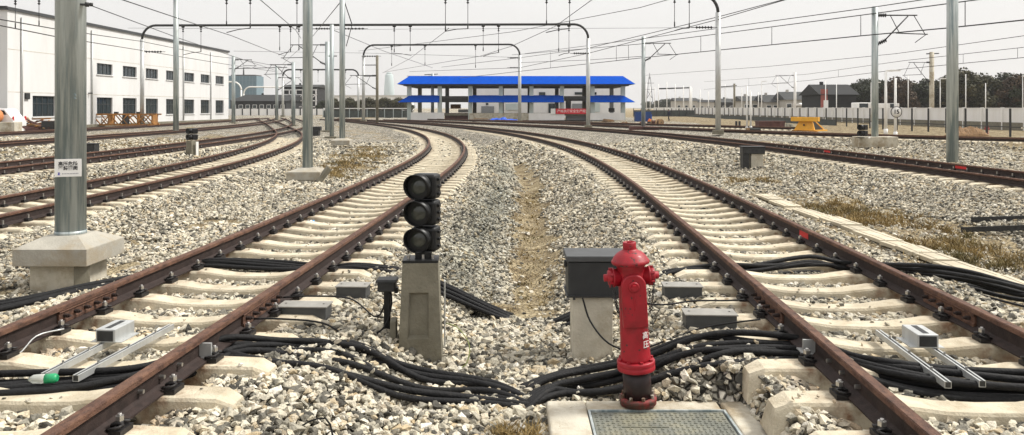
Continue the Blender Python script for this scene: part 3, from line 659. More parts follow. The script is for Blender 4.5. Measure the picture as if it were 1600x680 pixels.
# ---------------------------------------------------------------- cables
def cable(name, pts, r, parent, jit=.012, seed=0):
    q = spline(pts, .09); rs_ = np.random.default_rng(seed)
    n = np.cumsum(rs_.normal(0, 1, (len(q), 3)), axis=0); n -= np.linspace(0, 1, len(q))[:, None] * n[-1]
    for _ in range(6): n[1:-1] = (n[:-2] + n[1:-1] + n[2:]) / 3
    n[:, 2] *= .5
    q = q + n * jit * .35
    return MB().tube([Vector(p) - parent.location for p in q], r, 9).build(name, M_CABLE, parent)
def zc(x, y, add): return gz(x, y) + add
def drape(pts, a, b): return [(x, y, max(z, gz(x, y) + .03 + .016 * math.sin(x * 4 + y * 37)) if (-1.6 < x < 1.7 and a <= i < len(pts) - b) else z) for i, (x, y, z) in enumerate(pts)]
# main bundle: left track, ditch, right track; each cable keeps its own place in the fan
tl = thing('cable_bundle', 'thick black cables crossing both tracks and sagging through the ditch around the hydrant pipe', 'cables', (0, 5.8, -.62))
for i in range(9):
    o = (i - 4) * 1.0; lift = .03 * (i % 2) + .02; sk = rng.uniform(-.12, .1)
    # left half
    pts = [(-7.2, 4.7 + o * .045, -.30), (-4.8, 4.82 + o * .04, -.25), (-3.5, 4.98 + o * .035, -.235 + lift * .6), (-2.75, 5.12 + o * .026, -.232 + lift * .8), (-2.42, 5.30 + o * .022, -.225 + lift * .5), (-2.30, 5.60 + o * .020, -.205),
           (-2.12, 5.74 + o * .030, -.215 + lift * .8), (-1.75, 5.80 + o * .055, -.27 + lift), (-1.28, 5.80 + o * .075, -.385 + lift * 1.2), (-.75, 5.80 + o * .062, -.50 + lift), (-.25, 5.76 + o * .042, -.585 + lift * .8), (.08 + sk, 5.62 + o * .035, gz(.08, 5.62) + .01), (.24 + sk, 5.6 + o * .03, gz(.24, 5.6) - .06)]
    cable('cable', drape(pts, 0, 2), .0245, tl, .045, 11 + i)
    pts = [(.06 + sk, 5.56 + o * .05, gz(.06, 5.56) - .07), (.20 + sk, 5.66 + o * .05, gz(.2, 5.66) + .01), (.34, 5.80 + o * .045, -.60 + lift * .8), (.55, 5.86 + o * .062, -.53 + lift), (.95, 5.84 + o * .066, -.45 + lift * 1.2), (1.45, 5.80 + o * .055, -.34 + lift), (1.95, 5.78 + o * .036, -.235 + lift * .8),
           (2.28, 5.70 + o * .022, -.21), (2.40, 5.45 + o * .02, -.215), (2.55, 5.25 + o * .025, -.225 + lift * .6), (2.85, 5.10 + o * .033, -.235 + lift * .8), (3.5, 4.96 + o * .035, -.235 + lift * .7), (4.6, 4.9 + o * .04, -.27), (7, 4.9 + o * .04, -.33)]
    cable('cable', drape(pts, 2, 0), .025, tl, .045, 31 + i)
t2 = thing('cable_bundle', 'bundle of black cables crossing the tracks behind the signal post and the equipment box', 'cables', (0, 8.7, -.6))
for i in range(7):
    o = i - 3; lift = .03 * (i % 2) + .025
    cable('cable', [(-7.5, 7.0 + o * .06, -.38), (-5.2, 7.3 + o * .06, -.34), (-4.35, 7.9 + o * .05, -.25), (-3.75, 8.72 + o * .03, -.25), (-3.45, 8.75 + o * .03, -.22 + lift), (-2.7, 8.72 + o * .03, -.245 + lift), (-2.1, 8.72 + o * .025, -.235), (-1.75, 8.72 + o * .03, -.26 + lift), (-1.2, 8.72 + o * .05, -.33 + lift), (-.75, 8.6 + o * .06, -.47 + lift), (-.35, 8.42 + o * .05, -.60 + lift * .8), (.05, 8.3 + o * .05, -.70)], .025, t2, .016, 60 + i)
    cable('cable', [(.25, 8.0 + o * .05, -.72), (.6, 7.95 + o * .05, -.62 + lift), (1.2, 8.2 + o * .05, -.47 + lift), (1.8, 8.55 + o * .035, -.30 + lift), (2.3, 8.62 + o * .03, -.235), (2.8, 8.62 + o * .03, -.245 + lift * .6), (3.4, 8.72 + o * .03, -.235 + lift * 1.4), (3.8, 8.72 + o * .025, -.235), (4.3, 8.62 + o * .045, -.28 + lift), (4.9, 8.35 + o * .08, -.30 + lift), (5.5, 8.1 + o * .11, -.42 + lift), (6.3, 7.6 + o * .12, -.46 + lift), (8, 6.9 + o * .1, -.47)], .024, t2, .05, 80 + i)
def thin(lab, pts, r=.008, mt=None):
    q = spline(pts, .05); b_ = Vector(q[len(q) // 2]); o = MB().tube([Vector(p) - b_ for p in q], r, 6).build('bond_wire', mt or M_CABLE, None, b_)
    return tag(o, lab, 'cable', 'thin bond wires')
thin('thin black wire looping from the rail joint to the cable terminal', [(-2.1, 6.25, -.12), (-1.9, 6.25, -.12), (-1.55, 6.3, -.17), (-1.3, 6.35, -.32), (-1.1, 6.5, -.28), (-1.04, 6.6, -.12), (-1.04, 6.6, .02)])
thin('thin black wire running past the grey box to the cable terminal', [(-2.1, 6.95, -.12), (-1.8, 6.92, -.10), (-1.45, 6.9, -.12), (-1.2, 6.75, -.24), (-1.1, 6.65, -.1), (-1.06, 6.62, .03)])
thin('thin black wire hanging from the equipment box down behind the hydrant', [(.60, 6.53, -.02), (.66, 6.45, -.2), (.8, 6.3, -.34), (1.0, 6.2, -.36), (1.3, 6.25, -.28), (1.6, 6.3, -.2), (2.05, 6.25, -.12)])
thin('thin black wire running from the equipment box to the rail joint', [(.98, 6.6, .1), (1.1, 6.6, -.06), (1.3, 6.62, -.1), (1.6, 6.75, -.1), (1.9, 6.8, -.11), (2.1, 6.8, -.1)])
thin('pale wire curling from the rail foot over the ballast by the frame', [(-3.5, 6.0, -.13), (-3.62, 5.85, -.14), (-3.6, 5.6, -.2), (-3.62, 5.3, -.22), (-3.9, 5.0, -.24)], .006, M_GALVL)
thin('thin black wire sticking out of the ballast in a bent hoop', [(-1.35, 4.55, -.42), (-1.25, 4.6, -.30), (-1.12, 4.62, -.27), (-1.08, 4.6, -.34), (-1.05, 4.58, -.46)], .006)
thin('black wire lying on the ballast behind the right rail', [(4.05, 8.2, -.2), (4.5, 7.9, -.25), (5.2, 7.4, -.38), (6.2, 6.8, -.5)], .012)
thin('thin green wire curling at the foot of the signal post', [(-.55, 6.4, -.2), (-.45, 6.35, -.22), (-.35, 6.3, -.35), (-.38, 6.25, -.5), (-.5, 6.25, -.54)], .005, mat('wire_green', (.25, .28, .1), .6))
# --- concrete cable trough to the right of the track
t = thing('cable_trough', 'pale concrete cable trough of short cover slabs along the track edge', 'cable trough', (6.15, 12, -.55))
slab = MB().box((0, 0, 0), (.40, .49, .06)); slab.box((-.11, 0, .032), (.02, .47, .012)); slab.box((.11, 0, .032), (.02, .47, .012)); slab = slab.mesh('cover_slab', mat('trough_concrete', (.47, .42, .32), .92, var=.14, scale=3, bump=.2, c2=(.42, .36, .25), mask=(.5, .7), rnd=.12))
yy = 7.6
while yy < 19:
    x = float(np.interp(yy, [7.6, 12, 17, 24], [6.22, 6.12, 6.2, 6.05]))
    obj('cover_slab', slab, t, Vector((x, yy, gz(x, yy) + .045 + rng.normal(0, .006))) - t.location, bevel=.008, rot=(rng.normal(0, .012), rng.normal(0, .012), rng.normal(0, .012)))
    yy += .505
# --- spare steel lengths lying on the soil at the right
t = thing('steel_channel_stack', 'two dark steel lengths lying on the stony soil beyond the trough', 'steel channels', (8.6, 13.4, gz(8.6, 13.4)))
for a, b_ in (((7.95, 13.6), (11, 12.0)), ((8.6, 14.4), (11.6, 13.2))):
    a = Vector((*a, gz(*a) + .05)); b_ = Vector((*b_, gz(*b_) + .05)); d = b_ - a
    m = MB(); M_ = d.to_track_quat('X', 'Z').to_matrix().to_4x4(); m.box((d.length / 2, 0, 0), (d.length, .1, .02), mtx=M_); m.box((d.length / 2, -.05, .03), (d.length, .02, .09), mtx=M_); m.build('channel', M_IRON, t, a - t.location)

# ---------------------------------------------------------------- ballast stones
def stone_mesh(seed):
    r = np.random.default_rng(seed); n = 13; p = r.normal(size=(n, 3)); p /= np.linalg.norm(p, axis=1)[:, None]; p *= r.uniform(.78, 1.1, (n, 1)); p *= np.array([1.15, .88, .66]) * r.uniform(.85, 1.15, 3)
    bm = bmesh.new(); [bm.verts.new(v) for v in p]; h = bmesh.ops.convex_hull(bm, input=bm.verts)
    bmesh.ops.delete(bm, geom=[v for v in bm.verts if not v.link_faces], context='VERTS')
    bmesh.ops.recalc_face_normals(bm, faces=bm.faces)
    me = bpy.data.meshes.new('ballast_stone'); bm.to_mesh(me); bm.free(); me.materials.append(M_STONE); return me
M_STONE, nt, b = node_mat('ballast_stone'); L = nt.links
oi = _n(nt, 'ShaderNodeObjectInfo'); c0 = stone_colour(nt, oi.outputs['Random'])
tc = _n(nt, 'ShaderNodeTexCoord'); no = _n(nt, 'ShaderNodeTexNoise'); no.inputs['Scale'].default_value = 1.8; no.inputs['Detail'].default_value = 6; L.new(tc.outputs['Object'], no.inputs['Vector'])
mr = _n(nt, 'ShaderNodeMapRange'); mr.inputs['From Min'].default_value = .3; mr.inputs['From Max'].default_value = .7; mr.inputs['To Min'].default_value = .72; mr.inputs['To Max'].default_value = 1.15; L.new(no.outputs['Fac'], mr.inputs['Value'])
tn_ = _n(nt, 'ShaderNodeVectorMath', operation='MULTIPLY'); ta_ = _n(nt, 'ShaderNodeAttribute', attribute_name='stint', attribute_type='INSTANCER')     # grime and rust dust carried by the stone
sc_ = _n(nt, 'ShaderNodeVectorMath', operation='SCALE'); L.new(c0, sc_.inputs[0]); L.new(mr.outputs[0], sc_.inputs['Scale']); L.new(sc_.outputs[0], tn_.inputs[0]); L.new(ta_.outputs['Vector'], tn_.inputs[1]); L.new(tn_.outputs[0], b.inputs['Base Color'])
b.inputs['Roughness'].default_value = .85; b.inputs['Specular IOR Level'].default_value = .3
bp = _n(nt, 'ShaderNodeBump'); bp.inputs['Strength'].default_value = .35; bp.inputs['Distance'].default_value = .15; L.new(no.outputs['Fac'], bp.inputs['Height']); L.new(bp.outputs[0], b.inputs['Normal'])
STONES = [stone_mesh(100 + i) for i in range(14)]
def scatter(y0, y1, sp, x_lo=None, x_hi=None):
    W = .70 * y1 + 2.2; n_x, n_y = int(2 * W / sp), int((y1 - y0) / sp)
    X, Y = np.meshgrid(np.arange(n_x), np.arange(n_y)); X = X.ravel(); Y = Y.ravel()
    X = -W + (X + rng.uniform(0, 1, X.shape)) * sp; Y = y0 + (Y + rng.uniform(0, 1, Y.shape)) * sp
    k = np.abs(X) < .69 * Y + 1.6
    return X[k], Y[k]
PT = []
for y0, y1, sp, rr in ((3.0, 7.5, .038, .0275), (3.0, 7.5, .058, .030), (7.5, 12, .037, .0245), (7.5, 12, .07, .027), (12, 19, .046, .0285), (19, 28, .068, .038), (28, 46, .108, .056)):
    X, Y = scatter(y0, y1, sp); z, dirt, dm = ground(X, Y)
    keep = rng.uniform(0, 1, X.shape) > dirt * np.clip(.7 + vnoise(X, Y, 1.7, 9), 0, .97)
    # keep sleepers (and the boxes, posts, plate) clear
    on_top = np.zeros(X.shape, bool)
    SPn = np.array(SLEEPER_POS); SPn = SPn[(SPn[:, 1] > y0 - 1) & (SPn[:, 1] < y1 + 1)]
    if len(SPn):
        inside = np.zeros(X.shape, bool)
        for sx, sy, a in SPn:
            c = np.nonzero((np.abs(X - sx) < 1.45) & (np.abs(Y - sy) < .5))[0]
            if not len(c): continue
            u = (X[c] - sx) * math.cos(a) + (Y[c] - sy) * math.sin(a); v = -(X[c] - sx) * math.sin(a) + (Y[c] - sy) * math.cos(a)
            inside[c] |= (np.abs(u) < 1.30) & (np.abs(v) < .125)
        on_top = inside & (rng.uniform(0, 1, X.shape) < .02) & (np.abs(dm - G2) > .17); z = np.where(on_top, np.where(dm < .5, -.222, -.178), z); keep &= ~(inside & ~on_top)
    for k in ('A', 'B'):                     # nothing on the rails
        pass
    keep &= ~((np.abs(dm - G2) < .085))
    keep &= ~((X > .26) & (X < 1.60) & (Y > 4.0) & (Y < 5.34))
    keep &= ~((np.abs(X - 6.15) < .2) & (Y < 19.3))
    keep &= ~((np.abs(X + 5.2) < .28) & (np.abs(Y - 9.05) < .3))
    X, Y, z = X[keep], Y[keep], z[keep]; n = len(X)
    r_ = rr * np.exp(rng.normal(0, .30, n)); r_ = np.clip(r_, rr * .45, rr * 1.9); r_ = np.where(on_top[keep], r_ * .55, r_)
    crib = np.clip((1.35 - dm[keep]) * 5, 0, 1)
    lift = rng.uniform(-.25, .55, n) * r_ * (1 - .45 * crib)
    sA = X - XA(Y); nn_ = vnoise(X, Y, .9, 12); T_ = np.array([1.0, .99, .955]) * (.84 + .34 * nn_)[:, None]
    old = np.clip(1 - np.abs(sA - 2.1) / .75, 0, 1) * (Y > 8.5) * (.4 + .9 * vnoise(X, Y, .35, 13)); T_ *= 1 - np.clip(old, 0, 1)[:, None] * np.array([.42, .38, .36])      # an older, greyer load of stone on the left bank of the ditch
    ru = np.clip(1 - np.abs(dm[keep] - G2) / .33, 0, 1) * (.3 + .9 * vnoise(X, Y, 2.2, 14)); T_ *= 1 - np.clip(ru, 0, 1)[:, None] * np.array([.25, .40, .50])                  # rust dust beside the rails
    PT.append(np.c_[X, Y, z + lift, r_, T_])
Xc = np.r_[rng.uniform(-1.7, -.15, 34), rng.uniform(.45, 1.9, 30)]; Yc = rng.uniform(5.52, 6.1, 64)       # a few kicked on to the cables
PT.append(np.c_[Xc, Yc, ground(Xc, Yc)[0] + rng.uniform(.035, .07, 64), rng.uniform(.016, .03, 64), np.ones((64, 3))])
PT = np.vstack(PT); n = len(PT)
rot = np.c_[rng.normal(0, .45, n), rng.normal(0, .45, n), rng.uniform(0, 6.28, n)]; idx = rng.integers(0, len(STONES), n)
# the 300 that show largest: nearest the camera and inside the frame
d_ = PT[:, 1].copy(); py = HZ + F * (CAM_Z - PT[:, 2]) / PT[:, 1]; px = 800 + F * PT[:, 0] / PT[:, 1]
score = PT[:, 3] / PT[:, 1]; score[(py > 676) | (px < 4) | (px > 1596)] = 0
big = np.argsort(-score)[:300]
SRC = {}
for j in big:
    o = obj('ballast_stone', STONES[idx[j]], GROUND, PT[j, :3], rot=tuple(rot[j])); o.scale = (PT[j, 3],) * 3; o['stint'] = [float(v) for v in PT[j, 4:7]]; SRC.setdefault(int(idx[j]), o)
for i in range(len(STONES)):
    if i not in SRC: SRC[i] = obj('ballast_stone', STONES[i], GROUND, PT[big[0], :3] + np.array([.05 * i, 0, 0]))
rest = np.ones(n, bool); rest[big] = False; P2 = PT[rest]; R2 = rot[rest]; I2 = idx[rest]
me = bpy.data.meshes.new('ballast_bed'); me.from_pydata(P2[:, :3].tolist(), [], [])
me.attributes.new('srot', 'FLOAT_VECTOR', 'POINT').data.foreach_set('vector', R2.astype(np.float32).ravel())
me.attributes.new('sscl', 'FLOAT', 'POINT').data.foreach_set('value', P2[:, 3].astype(np.float32))
me.attributes.new('stint', 'FLOAT_VECTOR', 'POINT').data.foreach_set('vector', P2[:, 4:7].astype(np.float32).ravel())
me.attributes.new('sidx', 'INT', 'POINT').data.foreach_set('value', I2.astype(np.int32))
bed = obj('ballast_bed', me, GROUND); tag(bed, kind='stuff')
ng = bpy.data.node_groups.new('stones', 'GeometryNodeTree'); ng.interface.new_socket('Geometry', in_out='INPUT', socket_type='NodeSocketGeometry'); ng.interface.new_socket('Geometry', in_out='OUTPUT', socket_type='NodeSocketGeometry')
gi, go = ng.nodes.new('NodeGroupInput'), ng.nodes.new('NodeGroupOutput')
ip = ng.nodes.new('GeometryNodeInstanceOnPoints'); jn = ng.nodes.new('GeometryNodeJoinGeometry')
for i in reversed(range(len(STONES))):       # join lists its links last-in first
    on = ng.nodes.new('GeometryNodeObjectInfo'); on.inputs['Object'].default_value = SRC[i]; on.inputs['As Instance'].default_value = False
    g2 = ng.nodes.new('GeometryNodeGeometryToInstance'); ng.links.new(on.outputs['Geometry'], g2.inputs[0]); ng.links.new(g2.outputs[0], jn.inputs[0])
def attr(nm, dt):
    a = ng.nodes.new('GeometryNodeInputNamedAttribute'); a.data_type = dt; a.inputs['Name'].default_value = nm; return [s for s in a.outputs if s.enabled and s.name == 'Attribute'][0]
er = ng.nodes.new('FunctionNodeEulerToRotation'); ng.links.new(attr('srot', 'FLOAT_VECTOR'), er.inputs[0])
ng.links.new(gi.outputs[0], ip.inputs['Points']); ng.links.new(jn.outputs[0], ip.inputs['Instance']); ip.inputs['Pick Instance'].default_value = True
ng.links.new(attr('sidx', 'INT'), ip.inputs['Instance Index']); ng.links.new(er.outputs[0], ip.inputs['Rotation']); ng.links.new(attr('sscl', 'FLOAT'), ip.inputs['Scale']); ng.links.new(ip.outputs[0], go.inputs[0])
bed.modifiers.new('stones', 'NODES').node_group = ng
print('stones', n)

# ---------------------------------------------------------------- dry grass
M_GRASS = mat('dry_grass', (.22, .155, .06), .9, var=.5, scale=1.5, c2=(.10, .085, .03), mask=(.52, .64))
g = MB(); gr = np.random.default_rng(5)
def tuft(x, y, n, h, sprd):
    z = gz(x, y) - .01
    for _ in range(n):
        a = gr.uniform(0, 6.28); rr = abs(gr.normal(0, sprd)); bx_, by_ = x + rr * math.cos(a), y + rr * math.sin(a)
        hh = h * gr.uniform(.5, 1.3); le = gr.normal(0, .6 * hh, 2); w = .004 + .0004 * y; t_ = gr.uniform(0, 6.28); wx, wy = w * math.cos(t_), w * math.sin(t_)
        g.add([(bx_ - wx, by_ - wy, z), (bx_ + wx, by_ + wy, z), (bx_ + le[0] * .5 + wx * .6, by_ + le[1] * .5 + wy * .6, z + hh * .6), (bx_ + le[0] * .5 - wx * .6, by_ + le[1] * .5 - wy * .6, z + hh * .6), (bx_ + le[0], by_ + le[1], z + hh * .85)], [(0, 1, 2, 3), (3, 2, 4)])
for x, y in ((.02, 4.92), (.1, 4.85), (-.05, 4.98), (.12, 5.0)): tuft(x, y, 110, .11, .07)
for _ in range(420):
    y = gr.uniform(10.5, 24); x = 7.0 + gr.normal(0, .42) + .02 * (y - 12)
    if vnoise(np.array([x]), np.array([y]), .7, 4)[0] > .38: tuft(x, y, 26, .12, .13)
for _ in range(120):
    y = gr.uniform(8.5, 22); x = float(XA(y)) + 2.92 + gr.normal(0, .22); tuft(x, y, 14, .05, .10)
for _ in range(260):
    y = gr.uniform(22, 40); x = float(XA(y)) - 3.2 + gr.normal(0, .5) - .03 * (y - 22); tuft(x, y, 22, .13, .22)
for _ in range(130):
    y = gr.uniform(28, 46); x = -19 + gr.normal(0, 1.5); tuft(x, y, 24, .12, .35)
grass = g.build('dry_grass', M_GRASS); tag(grass, 'dry yellow-brown grass growing in the ditches between the ballast beds', 'grass', kind='stuff')
# ---------------------------------------------------------------- overhead line: portals, poles, wires
def insulator(mb, p0, p1, r=.07, n=5):
    p0, p1 = Vector(p0), Vector(p1); d = p1 - p0; q = d.to_track_quat('Z', 'Y').to_matrix().to_4x4(); L_ = d.length; pr = [(.02, 0)]
    for i in range(n):
        a = (i + .15) / n * L_; b_ = (i + .85) / n * L_; pr += [(r * .35, a), (r, (a + b_) / 2), (r * .35, b_)]
    mb.lathe(pr + [(.02, L_)], 8, 0, Matrix.Translation(p0) @ q)
def portal(lab, Y, pxl, pxr, pyb, zb, hangers, rp=.19, rb=.11, mt=None, legs=(1, 1), el=1.3, Yr=None):
    Yr = Yr or Y
    a, b_ = pix(pxl, HZ, Y), pix(pxr, HZ, Yr); zt = CAM_Z + (HZ - pyb) / F * (Y + Yr) / 2; a.z = b_.z = zb
    t = thing('catenary_portal', lab, 'gantry', a, group='portals of the overhead line'); d = (b_ - a); d.z = 0; W = d.length; u = d.normalized(); H_ = zt - zb
    mt = mt or M_GALVL
    for f_, on in zip((0, W), legs):
        if on:
            o = obj('post', MB().lathe([(rp, 0), (rp * .95, H_ - el)], 14).mesh('post', mt), t, u * f_)
            MB().box((0, 0, .02), (rp * 3.4, rp * 3.4, .3)).build('footing', M_CONC, o, bevel=.02)
    arc = lambda s0, k: [u * (s0 + k * el * (1 - math.cos(x))) + Vector((0, 0, H_ - el + el * math.sin(x))) for x in [math.pi / 2 * i / 7 for i in range(8)]]
    pts = (arc(0, 1) if legs[0] else [Vector((0, 0, H_))]) + (arc(W, -1)[::-1] if legs[1] else [u * W + Vector((0, 0, H_))])
    MB().tube(pts, rb, 10).build('beam', M_IRON if mt is not M_WHITE else M_WHITE, t)
    for hp, hb in hangers:
        f_ = (hp - pxl) / (pxr - pxl); Yh = Y + (Yr - Y) * f_; p = pix(hp, hb, Yh) - a; top = Vector((p.x, p.y, H_ - rb))
        m = MB(); insulator(m, top, top - Vector((0, 0, .55)), .11, 3); m.cyl(top - Vector((0, 0, .5)), p, .022, n=5); m.cyl(p + Vector((0, 0, .35)), p, .045, n=6); m.cyl(top + Vector((0, 0, .1)), top - Vector((0, 0, .1)), .16, n=8); m.build('hanger', M_WIRE, t)
    return t, zt
portal('wide bent-tube gantry spanning from beside the white building to the blue-roofed station', 72, 222, 919, 39, -.2, [(286, 78), (314, 81), (437, 79), (454, 81), (467, 79), (616, 82), (641, 80), (755, 80), (779, 82), (873, 81), (889, 83)], Yr=71)
portal('bent-tube gantry post by the sandy siding, its beam reaching left above the wires', 54, -40, 1122, -8, -.12, [(24, 44), (61, 40), (354, 41), (391, 44), (464, 46), (696, 49), (731, 45), (854, 40), (890, 41), (1054, 42), (1077, 44)], Yr=53, legs=(0, 1))
portal('smaller bent-tube gantry standing before the blue-roofed station', 94, 568, 812, 70, -.1, [(612, 103), (664, 102), (743, 106)], rp=.2, Yr=93)
portal('distant bent-tube gantry beyond the row of poles', 157, 442, 560, 109, -.2, [(470, 128), (497, 128), (540, 124)], rp=.24, rb=.16)
portal('far pale gantry before the dark factory sheds', 289, 381, 463, 136, -.2, [(412, 142), (440, 142)], .3, .26, M_WHITE, el=2.5)
portal('far pale gantry half hidden behind the white building', 280, 344, 377, 128, -.2, [], .3, .28, M_WHITE, (0, 1), el=3)

def cpole(lab, X, Y, zt, r, base='slab', zb=None, m=None, n=14):
    zb = gz(X, Y) - .02 if zb is None else zb
    t = thing('catenary_pole', lab, 'pole', (X, Y, zb), group='poles of the overhead line'); h = .15
    if base == 'slab':
        s_ = MB().box((0, 0, .12), (.95, .95, .24)); s_.add([(-.47, -.47, .24), (.47, -.47, .24), (.47, .47, .24), (-.47, .47, .24), (-.22, -.22, .34), (.22, -.22, .34), (.22, .22, .34), (-.22, .22, .34)], [(0, 1, 5, 4), (1, 2, 6, 5), (2, 3, 7, 6), (3, 0, 4, 7), (4, 5, 6, 7)])
        s_.build('foundation_slab', M_CONCR, t, bevel=.02); h = .33
    elif base == 'long':
        MB().box((0, 0, .22), (2.0, .9, .56)).build('foundation_block', M_CONCL, t, bevel=.02); h = .5
    elif base == 'low': MB().box((0, 0, .06), (.8, .8, .2)).build('foundation_block', M_CONC, t, bevel=.02)
    obj('pole_shaft', MB().lathe([(r, 0), (r * .92, zt - zb - h)], n).mesh('pole_shaft', m or M_GALV), t, (0, 0, h))
    return t
def cantilever(t, zt, side, L_=2.6, hgt=1.5):
    """insulated triangular bracket near the pole top; side +1 to the right"""
    z = zt - t.location.z - .25; s = side
    def bar(nm, a, b_, r=.035): MB().cyl((a[0] * s, 0, a[1]), (b_[0] * s, 0, b_[1]), r, n=6).build(nm, M_WIRE, t)
    for zz, sl in ((z, 0), (z - hgt, .45)):
        m = MB(); insulator(m, (.12 * s, 0, zz), (.6 * s, 0, zz + sl * .48), .11); m.build('insulator', M_WIRE, t)
    bar('top_tube', (.5, z), (L_, z)); bar('diagonal_tube', (.5, z - hgt + .18), (L_ * .78, z - .05)); bar('registration_tube', (1.1, z - hgt * .62), (L_ * 1.25, z - hgt * .66), .028)
    bar('stay', (.8, z), (1.25, z - hgt * .58), .022); bar('stay', (L_ * .92, z), (L_ * 1.18, z - hgt * .64), .022)
    bar('steady_arm', (L_ * 1.2, z - hgt * .68), (L_ * .95, z - hgt * .95), .02)
cpole('tall plain grey pole standing before the white building windows', *pix(275, HZ, 54).xy, 10.4, .19, 'none')
cpole('grey pole on a square slab beside the curve, a dark prop leaning on the slab', -5.8, 21.8, 9, .145, zb=-.44)
lp = MB().box((0, 0, 0), (.12, .5, .5)); lpo = lp.build('leaning_slab', M_CONC, None, (-5.25, 21.4, -.28), bevel=.01, rot=(0, R(38), R(20))); tag(lpo, 'grey concrete prop leaning on the slab of the grey pole', 'concrete slab')
t = cpole('grey pole with a side bracket on a square slab amid rusty grass', -8.62, 39, 9, .15, zb=-.3)
MB().cyl((-.4, 0, 6.1), (.55, 0, 6.1), .04, n=6).build('bracket', M_IRON, t); MB().cyl((.5, 0, 6.1), (.1, 0, 7.3), .025, n=6).build('bracket', M_IRON, t); MB().cyl((.5, 0, 6.1), (.2, 0, 5.0), .02, n=6).build('bracket', M_IRON, t)
t = cpole('slim grey pole just behind the bracket pole', -12.2, 52, 7.2, .15, 'low'); MB().cyl((-.25, 0, 5.6), (.35, 0, 5.6), .035, n=6).build('bracket', M_IRON, t)
t = cpole('grey pole with cantilever arms behind the slim pole', -14.9, 62, 6.9, .2, 'low'); cantilever(t, 6.9, -1, 3.0, 1.6)
t = cpole('short grey pole with cantilever before the distant gantry', -22.2, 78, 6.2, .2, 'low'); cantilever(t, 6.2, -1, 2.4, 1.5)
t = cpole('grey pole near the corner of the white building', -33.0, 91, 7.7, .22, 'low'); cantilever(t, 7.5, 1, 2.2, 1.1)
t = cpole('grey pole with a long top arm before the dark factory sheds', -34.3, 112, 7.6, .22, 'low'); cantilever(t, 6.2, 1, 3.4, 1.8)
MB().cyl((-7, 0, 7.55), (1.5, 0, 7.75), .05, n=6).build('top_arm', M_WIRE, t)
t = cpole('dark-topped pole beside the smaller gantry with slanting arm', -15.8, 90, 7.7, .17, 'low', m=M_CONC); cantilever(t, 5.6, -1, 3.2, 1.6); MB().cyl((-1.6, 0, 6.9), (0, 0, 6.9), .05, n=6).build('arm', M_WIRE, t); MB().cyl((-1.6, 0, 5.6), (0, 0, 5.6), .05, n=6).build('arm', M_WIRE, t)
t = cpole('grey pole with cantilever in front of the left end of the station', -11.8, 114, 6.6, .24, 'low', zb=-.3); cantilever(t, 6.5, -1, 3.8, 1.6); MB().cyl((-1.2, 0, 6.75), (.8, 0, 6.85), .06, n=6).build('top_arm', M_WIRE, t)
t = cpole('grey pole with double cantilever right of the station beside cable drums', 10.95, 64, 7.5, .17, 'low', zb=-.25); cantilever(t, 7.2, 1, 2.3, 1.45); MB().box((0, -.2, .05), (2.4, .8, .42)).build('dark_base', M_DKWOOD, t, bevel=.02)
t = cpole('grey pole with cantilever on a wide concrete block behind the low signal', 18.9, 40, 6.85, .17, 'long', zb=-.42); cantilever(t, 6.65, 1, 2.2, 1.5)
cpole('thick grey pole standing on stony ground by the red-marked rail', 16.4, 28.6, 9, .205, 'none', n=20)
t = cpole('concrete pole with slanting bracket in front of the dark trees', 47, 86, 7.8, .26, 'none', zb=-.6, m=M_CONCL); cantilever(t, 6.9, -1, 2.6, 2.2); MB().cyl((-.6, 0, 8.2), (.8, 0, 8.25), .06, n=6).build('top_arm', M_WIRE, t)
t = cpole('pale pole with slanting bracket behind the yellow buffer stop', 49, 133, 7.7, .24, 'none', zb=-.6, m=M_WHITED); cantilever(t, 7.4, -1, 3.4, 2.2)
t = cpole('far pale pole with one cross arm along the fence', 51.5, 222, 7.7, .32, 'none', zb=-.6, m=M_WHITED); MB().cyl((-9, 0, 7.6), (0, 0, 7.9), .2, n=6).build('top_arm', M_WIRE, t)
t = cpole('far dark pole with short arm before the pale houses', 55, 190, 7.5, .28, 'none', zb=-.6, m=M_CONC); MB().cyl((-4, 0, 7.2), (.6, 0, 7.6), .12, n=6).build('top_arm', M_WIRE, t)

def wire(lab, pts, r=.02, sag=0):
    P_ = [pix(*p) for p in pts]; q = []
    for a, b_ in zip(P_[:-1], P_[1:]):
        for i in range(8):
            f_ = i / 8; v = a.lerp(b_, f_); v.z -= sag * 4 * f_ * (1 - f_); q.append(v)
    q.append(P_[-1]); c = q[len(q) // 2].copy()
    return tag(MB().tube([v - c for v in q], r * 1.3, 5).build('overhead_wire', M_WIRE, None, c), lab, 'wire', 'overhead wires of the yard')
def line(lab, mess, cont, drops, r=.026, sag=.12):
    """messenger and contact wire joined by droppers: one thing"""
    A_ = [pix(*p) for p in mess]; B_ = [pix(*p) for p in cont]; base = B_[0]
    t = thing('overhead_line', lab, 'overhead line', base, group='overhead lines with droppers')
    def ip_(P_, x):
        xs_ = [800 + F * p.x / p.y for p in P_]
        for i in range(len(P_) - 1):
            if min(xs_[i], xs_[i + 1]) <= x <= max(xs_[i], xs_[i + 1]):
                lo, hi = 0., 1.
                for _ in range(30):
                    md = (lo + hi) / 2; p = P_[i].lerp(P_[i + 1], md); xx = 800 + F * p.x / p.y
                    if (xx < x) == (xs_[i] < xs_[i + 1]): lo = md
                    else: hi = md
                return P_[i].lerp(P_[i + 1], lo)
        return P_[-1]
    MB().tube([p - base for p in A_], r, 5).build('messenger_wire', M_WIRE, t); MB().tube([p - base for p in B_], r * 1.15, 5).build('contact_wire', M_WIRE, t)
    for x in drops:
        a, b_ = ip_(A_, x), ip_(B_, x); MB().cyl(a - base, b_ - base, r * .7, n=5).build('dropper', M_WIRE, t)
    return t
